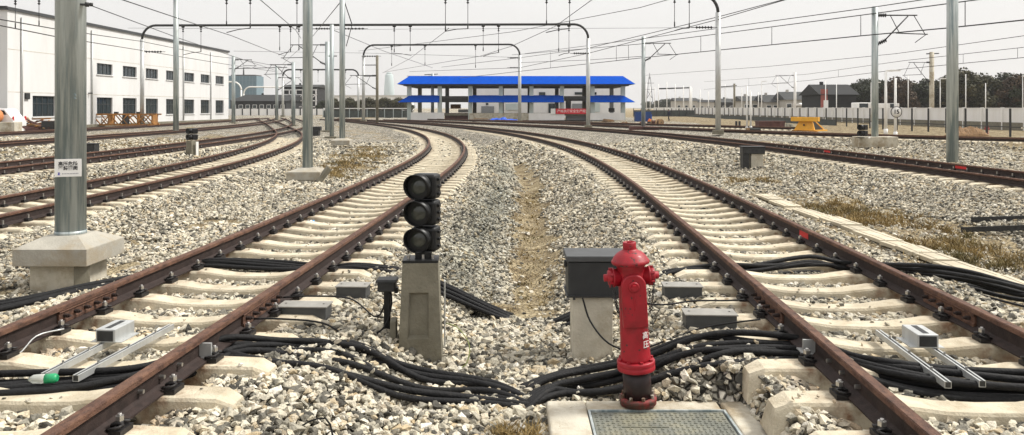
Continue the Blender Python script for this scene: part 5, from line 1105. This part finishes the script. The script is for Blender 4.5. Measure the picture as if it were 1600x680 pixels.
t = thing('steel_skip', 'low dark red-brown steel skip in front of the fence', 'skip', pix(1203, 197, 72)); m = MB(); m.box((0, 0, .4), (2.3, 1.2, .8), taper=(1.05, 1.05)); m.build('skip_body', M_DKWOOD, t, bevel=.02); MB().box((0, 0, .82), (2.5, 1.35, .06)).build('rim', M_DKWOOD, t)
for x in (-.7, 0, .7): MB().box((x, -.62, .4), (.07, .06, .76)).build('rib', M_DKWOOD, t)
t = thing('grey_tarpaulin', 'grey-green covered stack between the brown skip and the buffer stop', 'covered stack', pix(1230, 196, 73)); heap('cover', 1.6, 1.1, .85, M_CONC, t, 12)
t = thing('sand_heap', 'brown heap of sand in front of the fence beside the thick pole', 'sand heap', (33.2, 56, gz(33.2, 56))); heap('sand', 2.6, 2.0, .85, mat('sand_brown', (.20, .12, .06), .95, var=.3, scale=5, bump=.4), t, 5, nseg=30)
t = thing('rubble_heap', 'heap of pale broken slabs and rods at the fence', 'rubble', (36.6, 53, gz(36.6, 53))); heap('rubble_core', 2.6, 1.8, .5, M_CONCL, t, 15)
for i in range(14): MB().box((0, 0, 0), (r5.uniform(.4, 1.5), .1, .07)).build('slab_piece', [M_WHITED, M_IRON, M_CONCL][i % 3], t, (r5.uniform(-1, 1), r5.uniform(-.8, .4), r5.uniform(.3, .65)), rot=(r5.normal(0, .2), r5.normal(0, .4), r5.normal(0, .6)))
t = thing('fire_hydrant', 'small distant red fire hydrant in front of the boundary wall', 'fire hydrant', pix(1542, 201, 62)); MB().lathe([(.14, 0), (.14, .05), (.1, .06), (.1, .5), (.15, .52), (.14, .6), (.06, .68), (.05, .74)], 14).build('barrel', M_RED, t); MB().cyl((-.2, 0, .42), (.2, 0, .42), .06, n=10).build('side_outlet', M_RED, t)
t = thing('pole_base_block', 'dark block carrying two thin white posts beside the siding', 'base block', pix(1177, 203, 61)); MB().box((0, 0, .25), (1.0, .7, .45)).build('block', M_IRON, t, bevel=.02); MB().box((-.45, -.1, .25), (.12, .6, .5)).build('side_board', M_WOOD, t)
for px_, py0, lab in ((1167, 128, 'taller thin white post on the dark block by the siding'), (1173, 138, 'shorter thin white post on the dark block by the siding')):
    b_ = pix(px_, 194, 61.5); t = thing('white_post', lab, 'post', b_); MB().cyl((0, 0, 0), (0, 0, (194 - py0) / F * 61.5), .07, .06, 8).build('shaft', M_WHITE, t); MB().lathe([(.12, 0), (.12, .1), (.08, .12)], 8).build('collar', M_WHITE, t)
t = thing('small_buffer', 'short dark stand with two upright posts on the sand', 'track stand', pix(1153, 196, 72)); [MB().box((x, 0, .4), (.16, .2, .85)).build('upright', M_IRON, t) for x in (-.15, .15)]; MB().box((0, 0, .12), (1.1, .5, .2)).build('base', M_WOOD, t)

# white lamp posts and signs on posts
def lamp_post(lab, px_, py_base, py_top, Y, w=.09, arm=0, sign=None, box=0):
    b_ = pix(px_, py_top, Y); zt_ = b_.z; b_.z = gz(b_.x, b_.y) - .03; H_ = zt_ - b_.z; py_base = HZ + (CAM_Z - b_.z) * F / Y; t = thing('lamp_post', lab, 'lamp post', b_, group='white posts along the yard')
    MB().cyl((0, 0, 0), (0, 0, H_), w, w * .7, 8).build('shaft', M_WHITE, t); MB().cyl((0, 0, 0), (0, 0, .5), w * 1.3, n=8).build('foot', M_WHITE, t)
    if arm: MB().box((arm * .5, 0, H_ + .05), (abs(arm), .12, .08)).build('lamp_arm', M_WHITE, t); MB().box((arm, 0, H_ + .08), (.9, .3, .1)).build('lamp_head', M_WHITE, t)
    if box: MB().box((.0, -.1, H_ * .42), (.55, .3, 1.2)).build('cabinet', M_WHITE, t)
    if sign:
        o = MB().lathe([(.001, 0), (.36, 0), (.36, .03), (.001, .03)], 28, 0, Matrix.Rotation(R(90), 4, 'X')).build('sign_disc', M_WHITE, t, (0, -w - .01, (py_base - 175) / F * Y)); MB().lathe([(.335, .0), (.365, .0), (.365, .04), (.335, .04), (.335, 0)], 28, 0, Matrix.Rotation(R(90), 4, 'X'), caps=False).build('sign_ring', MK, o); text('lettering', '15', .38, MK, o, (0, -.042, 0), (R(90), 0, 0), extrude=.003, bold=.01)
    return t
lamp_post('white post carrying a round speed sign before the fence', 1399, 208, 122, 50, .10, 0, True)
lamp_post('white lamp post left of the round sign', 1384, 201, 112, 58, .12, .6)
for i, (x, pt, Y, lab) in enumerate(((1361, 130, 80, 'white post with a cabinet near the parked truck'), (1290, 126, 110, 'white post with a cabinet before the red-brick gable'), (1307, 131, 112, 'thin white post before the dark barn roof'), (1190, 128, 150, 'thin white post before the grey roofs'), (1215, 120, 155, 'taller thin white post above the grey roofs'), (1419, 118, 100, 'thin white post before the dark trees'), (1469, 124, 104, 'thin white post between concrete pole and thick pole'), (1509, 116, 98, 'leaning white post right of the thick pole'), (1540, 130, 120, 'faint white post before the trees near the small hydrant'), (1598, 120, 80, 'white post at the end of the boundary wall'))):
    lamp_post(lab, x, 192, pt, Y, .0007 * Y, .5 if i % 3 == 0 else 0, None, 1 if i in (0, 1) else 0)
for i in range(12):
    x = 1042 + i * 13; lamp_post('very thin pale post in the row behind the fence before the far houses', x, 180, 128 + (i * 37 % 17), 190, .12)
for x, pt in ((1010, 143), (1016, 150), (1023, 150), (1029, 146)): lamp_post('very thin pale post in the row behind the fence before the far houses', x, 180, pt - 14, 200, .12)
# ---------------------------------------------------------------- boundary wall and fence on the right
t = thing('boundary_wall', 'long white panel wall on a grey plinth behind the dark fence', 'wall', (47, 100, -.6))
pan = MB().box((0, 0, 1.45), (.12, 2.9, 1.35)).mesh('panel', M_WHITED); wp = MB(); wp.box((0, 0, 1.1), (.26, .2, 2.2)); wp = wp.mesh('wall_post', M_WHITE); pl_ = MB().box((0, 0, .4), (.3, 3.0, .8)).mesh('plinth', M_CONC); cp_ = MB().box((0, 0, 2.14), (.2, 2.9, .05)).mesh('coping', M_WHITE)
for i in range(52):
    y = 52 + i * 3.0; x = 47 - .03 * (y - 60) - (max(0, y - 120) * .05); L_ = Vector((x, y + 1.5, -.6)) - t.location
    obj('panel', pan, t, L_); obj('wall_post', wp, t, L_ - Vector((0, 1.5, 0))); obj('plinth', pl_, t, L_); obj('coping', cp_, t, L_)
t = thing('mesh_fence', 'dark steel fence of posts and rails in front of the white wall', 'fence', (36, 90, -.6))
fp_ = MB().box((0, 0, 1.05), (.11, .11, 2.15)).mesh('fence_post', M_IRON); fr = MB().box((0, 0, 0), (.06, 2.8, .07)).mesh('fence_rail', M_IRON); fl = MB().box((0, 0, .38), (.02, 2.8, .72)).mesh('lower_panel', mat('fence_green', (.055, .065, .06), .7, var=.3, scale=2))
for i in range(46):
    y = 50 + 2.8 * i; x = 36 + .035 * i; L_ = Vector((x, y, -.6)) - t.location
    obj('fence_post', fp_, t, L_); obj('fence_rail', fr, t, L_ + Vector((0, 1.4, .78)))
    if i > 12: obj('lower_panel', fl, t, L_ + Vector((0, 1.4, .04)))
# far white rail fence behind the station and on the far left
for (x0, x1, Y, lab, zt) in ((990, 1085, 165, 'white-railed dark fence beyond the blue site box', 1.5), (505, 642, 150, 'dark green fence with a pale top rail left of the station', 1.5)):
    a, b_ = pix(x0, HZ, Y), pix(x1, HZ, Y); W = b_.x - a.x; t = thing('far_fence', lab, 'fence', (a.x, Y, -.6)); n = int(W / 1.6)
    MB().box((W / 2, .1, .85), (W, .06, 1.5)).build('infill', MATS['fence_green'], t); MB().box((W / 2, 0, 2.0), (W, .1, .16)).build('top_rail', M_WHITE, t)
    for i in range(n + 1): MB().box((W * i / n, -.02, 1.0), (.14, .12, 2.0)).build('fence_post', M_GALV if x0 < 800 else M_IRON, t)
a, b_ = pix(340, HZ, 190), pix(508, HZ, 190); t = thing('far_wall', 'low white wall with dark gaps across the far end of the yard', 'wall', (a.x, 190, -.6)); W = b_.x - a.x
for i in range(13): MB().box((W * (i + .5) / 13, 0, 1.0), (W / 13 - .35, .2, 1.7)).build('panel', M_WHITED, t); MB().box((W * i / 13, .05, .95), (.3, .2, 1.9)).build('wall_post', M_IRON, t)

# ---------------------------------------------------------------- houses, sheds and towers far off
M_TILE = mat('roof_tile_grey', (.03, .032, .032), .8, var=.25, scale=1.5); M_BRICK = mat('red_brick_wall', (.30, .09, .075), .85, var=.2, scale=2); M_HOUSE = mat('house_wall', (.42, .40, .36), .85, var=.15, scale=.6); M_DARKSH = mat('shed_dark', (.014, .015, .016), .9, var=.2, scale=.5)
def house(lab, px0, px1, py_ridge, py_eave, Y, wm, rm, depth=9, gable='side', py_b=181, win=3):
    a = pix(px0, py_b, Y); W = (px1 - px0) / F * Y; ze = (py_b - py_eave) / F * Y; zr = (py_b - py_ridge) / F * Y; t = thing('house', lab, 'house', (a.x, Y, a.z), group='houses beyond the yard')
    MB().box((W / 2, depth / 2, ze / 2), (W, depth, ze)).build('wall', wm, t); o = .5; m = MB()
    if gable == 'side':
        m.add([(-o, -o, ze), (W + o, -o, ze), (W + o, depth / 2, zr), (-o, depth / 2, zr), (W + o, depth + o, ze), (-o, depth + o, ze)], [(0, 1, 2, 3), (3, 2, 4, 5), (0, 3, 5), (1, 4, 2), (0, 5, 4, 1)])
    else:
        m.add([(-o, -o, ze), (-o, depth + o, ze), (W / 2, depth + o, zr), (W / 2, -o, zr), (W + o, depth + o, ze), (W + o, -o, ze)], [(0, 1, 2, 3), (3, 2, 4, 5), (0, 5, 4, 1), (1, 4, 2)]); MB().add([(0, -.01, ze), (W, -.01, ze), (W / 2, -.01, zr - .25)], [(0, 1, 2)]).build('gable_wall', wm, t)
    r_ = m.build('roof', rm, t); MB().box((W * .3, depth / 2, zr + .1), (.6, .5, .9)).build('chimney', wm, r_)
    for i in range(win):
        x = W * (i + .5) / win
        if ze > 2.6: f = MB().box((x, -.03, ze * .62), (1.3, .1, 1.2)).build('window', M_WHITE, t); MB().box((x, -.06, ze * .62), (1.1, .08, 1.0)).build('pane', M_WINDOW, f)
house('low house with a long dark grey roof behind the white wall', 1161, 1198, 150, 158, 200, M_HOUSE, M_TILE)
house('house with a steep grey roof sloping to the white wall', 1196, 1228, 148, 160, 195, M_HOUSE, M_TILE, gable='side')
house('taller house with a stepped dark roof behind the slanting bracket pole', 1228, 1268, 143, 156, 190, M_HOUSE, M_TILE, win=4)
house('pale gabled house beside the red-brick barn', 1263, 1290, 142, 152, 200, M_WHITED, M_TILE, gable='front', win=2)
house('barn with a red-brick gable and long dark roof before the trees', 1283, 1338, 131, 148, 150, M_DARKSH, M_DARKSH, 10, win=0)
MB().box((.55, -.1, 2.6), (1.3, .2, 5.2)).build('brick_gable', M_BRICK, [o for o in bpy.data.objects if o.get('label', '').startswith('barn with')][0])
house('small house with pale lean-to roof below the gabled house', 1258, 1284, 161, 165, 180, M_HOUSE, M_WHITED, 5, win=0)
house('far low house between the thin pale posts', 1055, 1090, 153, 158, 320, M_HOUSE, M_TILE); house('far low house with a broken roofline past the gantry post', 1092, 1122, 156, 160, 330, M_HOUSE, M_DARKSH); house('far grey house before the long dark grey roof', 1126, 1160, 154, 160, 300, M_DARKSH, M_TILE)
# factory sheds and towers on the left
house('long dark factory shed beyond the far wall', 360, 447, 147, 158, 240, M_DARKSH, M_DARKSH, 30, win=8)
house('grey factory block with white framing behind the pole row', 441, 492, 131, 136, 260, M_DARKSH, M_TILE, 20, win=0)
M_FARGL, nt, b = node_mat('far_glass'); b.inputs['Base Color'].default_value = (.10, .17, .21, 1); b.inputs['Roughness'].default_value = .3
t = thing('office_tower', 'broad blue-grey glass office block above the dark factory sheds', 'building', pix(380, 182, 420)); MB().box((0, 5, 11), (15.2, 12, 22.2)).build('glazing', M_FARGL, t); MB().box((0, 5, 22.4), (13.5, 10, .8)).build('roof', M_GREYBOX, t); MB().cyl((-1.5, 5, 22), (-1.5, 5, 27), .5, .3, 6).build('mast', M_GREYBOX, t)
for i in range(1, 9): MB().box((0, -1.06, 22 * i / 9), (15.3, .14, .35)).build('floor_band', mat('band', (.14, .2, .23), .6), t)
for i in range(9): MB().box((-7.3 + 14.6 * i / 8, -1.08, 11), (.25, .14, 22)).build('mullion', mat('band', (.14, .2, .23), .6), t)
t = thing('white_frame_structure', 'white steel frames of an unfinished block above the factory sheds', 'steel frame', pix(441, 182, 255)); s_ = 255 / F
for i in range(6): MB().box((i * 2.2 + .3, -.5, 4.4), (.28, .3, 8.8)).build('upright', M_WHITED, t)
for z in (3.2, 5.2, 7.2, 8.8): MB().box((5.8, -.5, z), (11.6, .3, .3)).build('crossbeam', M_WHITED, t)
for i in range(5): MB().cyl((i * 2.2 + .3, -.5, 5.3), (i * 2.2 + 2.5, -.5, 7.2), .12, n=5).build('brace', M_WHITED, t)
t = thing('long_shed', 'long pale low shed with a flat roof left of the station', 'building', pix(520, 182, 380)); W = 120 * 380 / F; MB().box((W / 2, 8, 5), (W, 16, 10)).build('wall', M_WHITED, t); MB().box((W / 2, 8, 10.2), (W + 1, 17, .6)).build('roof', mat('roof_pale', (.5, .49, .46), .7), t)
for i in range(14): MB().box((W * (i + .5) / 14, -.05, 6.5), (1.4, .12, 2)).build('window', M_STCOL, t)
t = thing('cooling_tower', 'very faint tapering tower beyond the shed left of the station', 'tower', pix(608, 182, 1500)); MB().lathe([(10.5, 0), (10, 45), (8, 80), (5.5, 83)], 24).build('shell', mat('tower_pale', (.42, .5, .5), .8), t); MB().lathe([(5.4, 83), (4.6, 86)], 24).build('crown', mat('tower_pale', (.4, .5, .5)), t)
t = thing('power_pylon', 'faint lattice power pylon far behind the blue site box', 'pylon', pix(1015, 180, 600))
for a, b_ in (((-3.5, 0), (-.5, 30)), ((3.5, 0), (.5, 30)), ((-3, 5), (2.4, 11)), ((3, 5), (-2.4, 11)), ((-2.2, 13), (1.6, 19)), ((2.2, 13), (-1.6, 19)), ((-4, 20), (4, 20)), ((-3.4, 25), (3.4, 25)), ((0, 28), (0, 33))): MB().cyl((a[0], 0, a[1]), (b_[0], 0, b_[1]), .22, n=5).build('lattice_bar', M_GREYBOX, t)
# truck behind the wall
t = thing('parked_truck', 'white truck with dark cab windows behind the white wall', 'truck', (pix(1362, HZ, 104).x, 104, -.15), R(0)); MB().box((-1.4, 0, 1.55), (1.9, 2.1, 1.7)).build('cab', M_WHITE, t, bevel=.12); MB().box((-1.5, -1.07, 1.95), (1.3, .06, .7)).build('cab_window', M_WINDOW, t); MB().box((1.5, 0, 1.5), (3.4, 2.2, 1.6)).build('cargo_box', M_WHITED, t, bevel=.03); MB().box((2.4, -1.12, 1.9), (.9, .05, .7)).build('side_window', M_WINDOW, t); MB().box((.6, 0, .6), (6, 1.6, .3)).build('chassis', M_IRON, t)
for x in (-1.5, 2.2):
    for y in (-.9, .9): MB().lathe([(.02, -.14), (.45, -.14), (.45, .14), (.02, .14)], 16, 0, Matrix.Translation((x, y, .45)) @ Matrix.Rotation(R(90), 4, 'X')).build('wheel', M_TYRE, t)

# ---------------------------------------------------------------- trees
M_BARK = mat('bark', (.06, .045, .03), .9, var=.3, scale=3)
def leafmat(name, c, c2):
    m, nt, b = node_mat(name); L = nt.links; tc = _n(nt, 'ShaderNodeTexCoord'); no = _n(nt, 'ShaderNodeTexNoise'); no.inputs['Scale'].default_value = .7; no.inputs['Detail'].default_value = 5; L.new(tc.outputs['Object'], no.inputs['Vector'])
    mr = _n(nt, 'ShaderNodeMapRange'); mr.inputs['From Min'].default_value = .38; mr.inputs['From Max'].default_value = .64; L.new(no.outputs['Fac'], mr.inputs['Value'])
    mx = _n(nt, 'ShaderNodeMix', data_type='RGBA'); mx.inputs['A'].default_value = (*c, 1); mx.inputs['B'].default_value = (*c2, 1); L.new(mr.outputs[0], mx.inputs['Factor']); L.new(mx.outputs['Result'], b.inputs['Base Color']); b.inputs['Roughness'].default_value = .7; b.inputs['Specular IOR Level'].default_value = .25; return m
LEAF = [leafmat('leaf_dark', (.016, .02, .011), (.042, .05, .022)), leafmat('leaf_olive', (.025, .027, .011), (.07, .062, .026)), leafmat('leaf_brown', (.035, .022, .012), (.085, .055, .028))]
def tree_meshes(seed, h, w, lm, nl=3600, leaf=.30):
    r = np.random.default_rng(seed); tk = MB(); th = h * .3
    tk.tube([(0, 0, -.3), (.05, .02, th * .5), (r.normal(0, .1), r.normal(0, .1), th), (r.normal(0, .2), r.normal(0, .2), h * .75)], .2, 8, rs=[.02 * h + .1, .018 * h + .05, .016 * h, .03])
    cl = []
    for i in range(26):
        a = r.uniform(0, 6.28); u = r.uniform(.12, 1) ** .7; z = h * (.14 + .8 * u); rad = w / 2 * math.sqrt(max(.05, 1 - (2 * (u - .42)) ** 2 * .75)) * r.uniform(.25, .95)
        c = np.array([rad * math.cos(a), rad * math.sin(a), z]); cl.append((c, w * r.uniform(.13, .24)))
        if i < 12: tk.tube([(0, 0, th * r.uniform(.6, 1.5)), tuple(c * .55 + np.array([0, 0, .2 * z])), tuple(c)], .06, 5, rs=[.012 * h, .008 * h, .015])
    n = nl; ci = r.integers(0, len(cl), n); C = np.array([cl[i][0] for i in ci]); S = np.array([cl[i][1] for i in ci]); d = r.normal(size=(n, 3)); d /= np.linalg.norm(d, axis=1)[:, None]
    p = C + d * (S * r.uniform(.35, 1.08, n) ** .6)[:, None] * np.array([1, 1, .8]); p[:, 2] = np.maximum(p[:, 2], .3)
    a = r.normal(size=(n, 3)); a /= np.linalg.norm(a, axis=1)[:, None]; b_ = np.cross(a, d); b_ /= np.linalg.norm(b_, axis=1)[:, None] + 1e-6; s = leaf * r.uniform(.5, 1.2, n)[:, None]
    V = np.stack([p - a * s - b_ * s * .5, p + a * s * .2 - b_ * s * .7, p + a * s, p + b_ * s * .7], 1).reshape(-1, 3); me = bpy.data.meshes.new('crown'); me.from_pydata(V.tolist(), [], (np.arange(n)[:, None] * 4 + np.arange(4)).tolist()); me.materials.append(lm)
    return tk.mesh('trunk', M_BARK), me
TV = [tree_meshes(1, 9, 9.5, LEAF[0], 5500), tree_meshes(2, 8.5, 8.5, LEAF[1], 3800), tree_meshes(3, 9, 8, LEAF[2], 4000), tree_meshes(4, 8.5, 10, LEAF[0], 6500)]
def tree(lab, x, y, v, s, zb=-.6, sw=1.0):
    t = thing('tree', lab, 'tree', (x, y, zb), random.uniform(0, 6.28), 'trees beyond the yard'); t.scale = (s * sw, s * sw, s); obj('trunk', TV[v][0], t); obj('crown', TV[v][1], t)
for i, (px_, pt, v, Y, lab) in enumerate(((1347, 127, 0, 165, 'dark round tree just right of the brick barn'), (1372, 124, 3, 160, 'dark broad tree behind the parked truck'), (1402, 123, 2, 155, 'brownish tree behind the round sign post'), (1428, 128, 1, 165, 'olive tree low between brown and dark trees'), (1450, 127, 0, 160, 'dark tree behind the concrete bracket pole'), (1472, 126, 3, 158, 'dense dark tree left of the thick pole'), (1508, 108, 1, 135, 'tallest tree with feathery loose top right of the thick pole'), (1528, 116, 1, 138, 'loose olive tree beside the tallest tree'), (1548, 122, 3, 140, 'dark dense tree right of the loose olive tree'), (1570, 118, 0, 138, 'dark tree with rounded top near the wall end'), (1594, 119, 2, 132, 'brownish tree at the wall end'), (1618, 118, 0, 130, 'dark tree past the wall end'), (1388, 131, 0, 172, 'smaller dark tree filling behind the truck'), (1338, 131, 3, 178, 'dark tree rising over the end of the barn roof'), (1415, 133, 3, 172, 'dark tree filling between olive and brown trees'), (1440, 134, 0, 174, 'dense dark tree low behind the olive tree'), (1460, 131, 3, 176, 'dark tree behind the bracket pole crown'), (1520, 128, 0, 150, 'dark tree under the loose olive crown'), (1560, 128, 3, 155, 'dark tree filling behind the rounded top'), (1584, 127, 0, 150, 'dark tree filling beside the brownish end tree'), (1490, 124, 0, 165, 'dark tree directly behind the thick pole'))):
    p = pix(px_, HZ, Y); H_ = CAM_Z + .6 + (HZ - pt) / F * Y; tree(lab, p.x, Y, v, H_ / 9.0, sw=1.0)
for i in range(16):
    px_ = 505 + i * 8.6; Y = 205 + (i * 53 % 20); tree('low dark bushy tree in the row behind the green fence left of the station', (px_ - 800) / F * Y, Y, (0, 3, 1)[i % 3], .42 + .06 * (i % 3), sw=1.25)
for i in range(10):
    px_ = 1012 + i * 15; Y = 380 + (i * 31 % 40); tree('far low tree between the distant houses', (px_ - 800) / F * Y, Y, (0, 1, 3)[i % 3], .55 + .1 * (i % 3), sw=1.3)

# everything that stands in the yard rests on the ground sheet
for o in list(bpy.data.objects):
    if o.parent is None and o.name.split('.')[0] in ('cable_drum', 'site_box', 'orange_sack', 'timber_bundle', 'buffer_stop', 'steel_skip', 'grey_tarpaulin', 'pole_base_block', 'white_post', 'small_buffer', 'tarpaulin_heap', 'person', 'annex_building') or (o.name.startswith('fire_hydrant.')):
        o.location.z = gz(o.location.x, o.location.y) - .02 + (.47 if o.name.startswith('white_post') else 0)
# ---------------------------------------------------------------- thin overcast haze over the yard
hm_, nt, b = node_mat('haze'); nt.nodes.remove(b); pv = _n(nt, 'ShaderNodeVolumePrincipled'); pv.inputs['Color'].default_value = (.97, .965, .96, 1); pv.inputs['Density'].default_value = .00022; pv.inputs['Anisotropy'].default_value = .2
nt.links.new(pv.outputs[0], nt.nodes['Material Output'].inputs['Volume'])
hz = MB().box((0, 1050, 48), (3700, 2800, 100)).build('haze', hm_); tag(hz, 'thin pale haze filling the air over the yard', 'haze', kind='stuff')
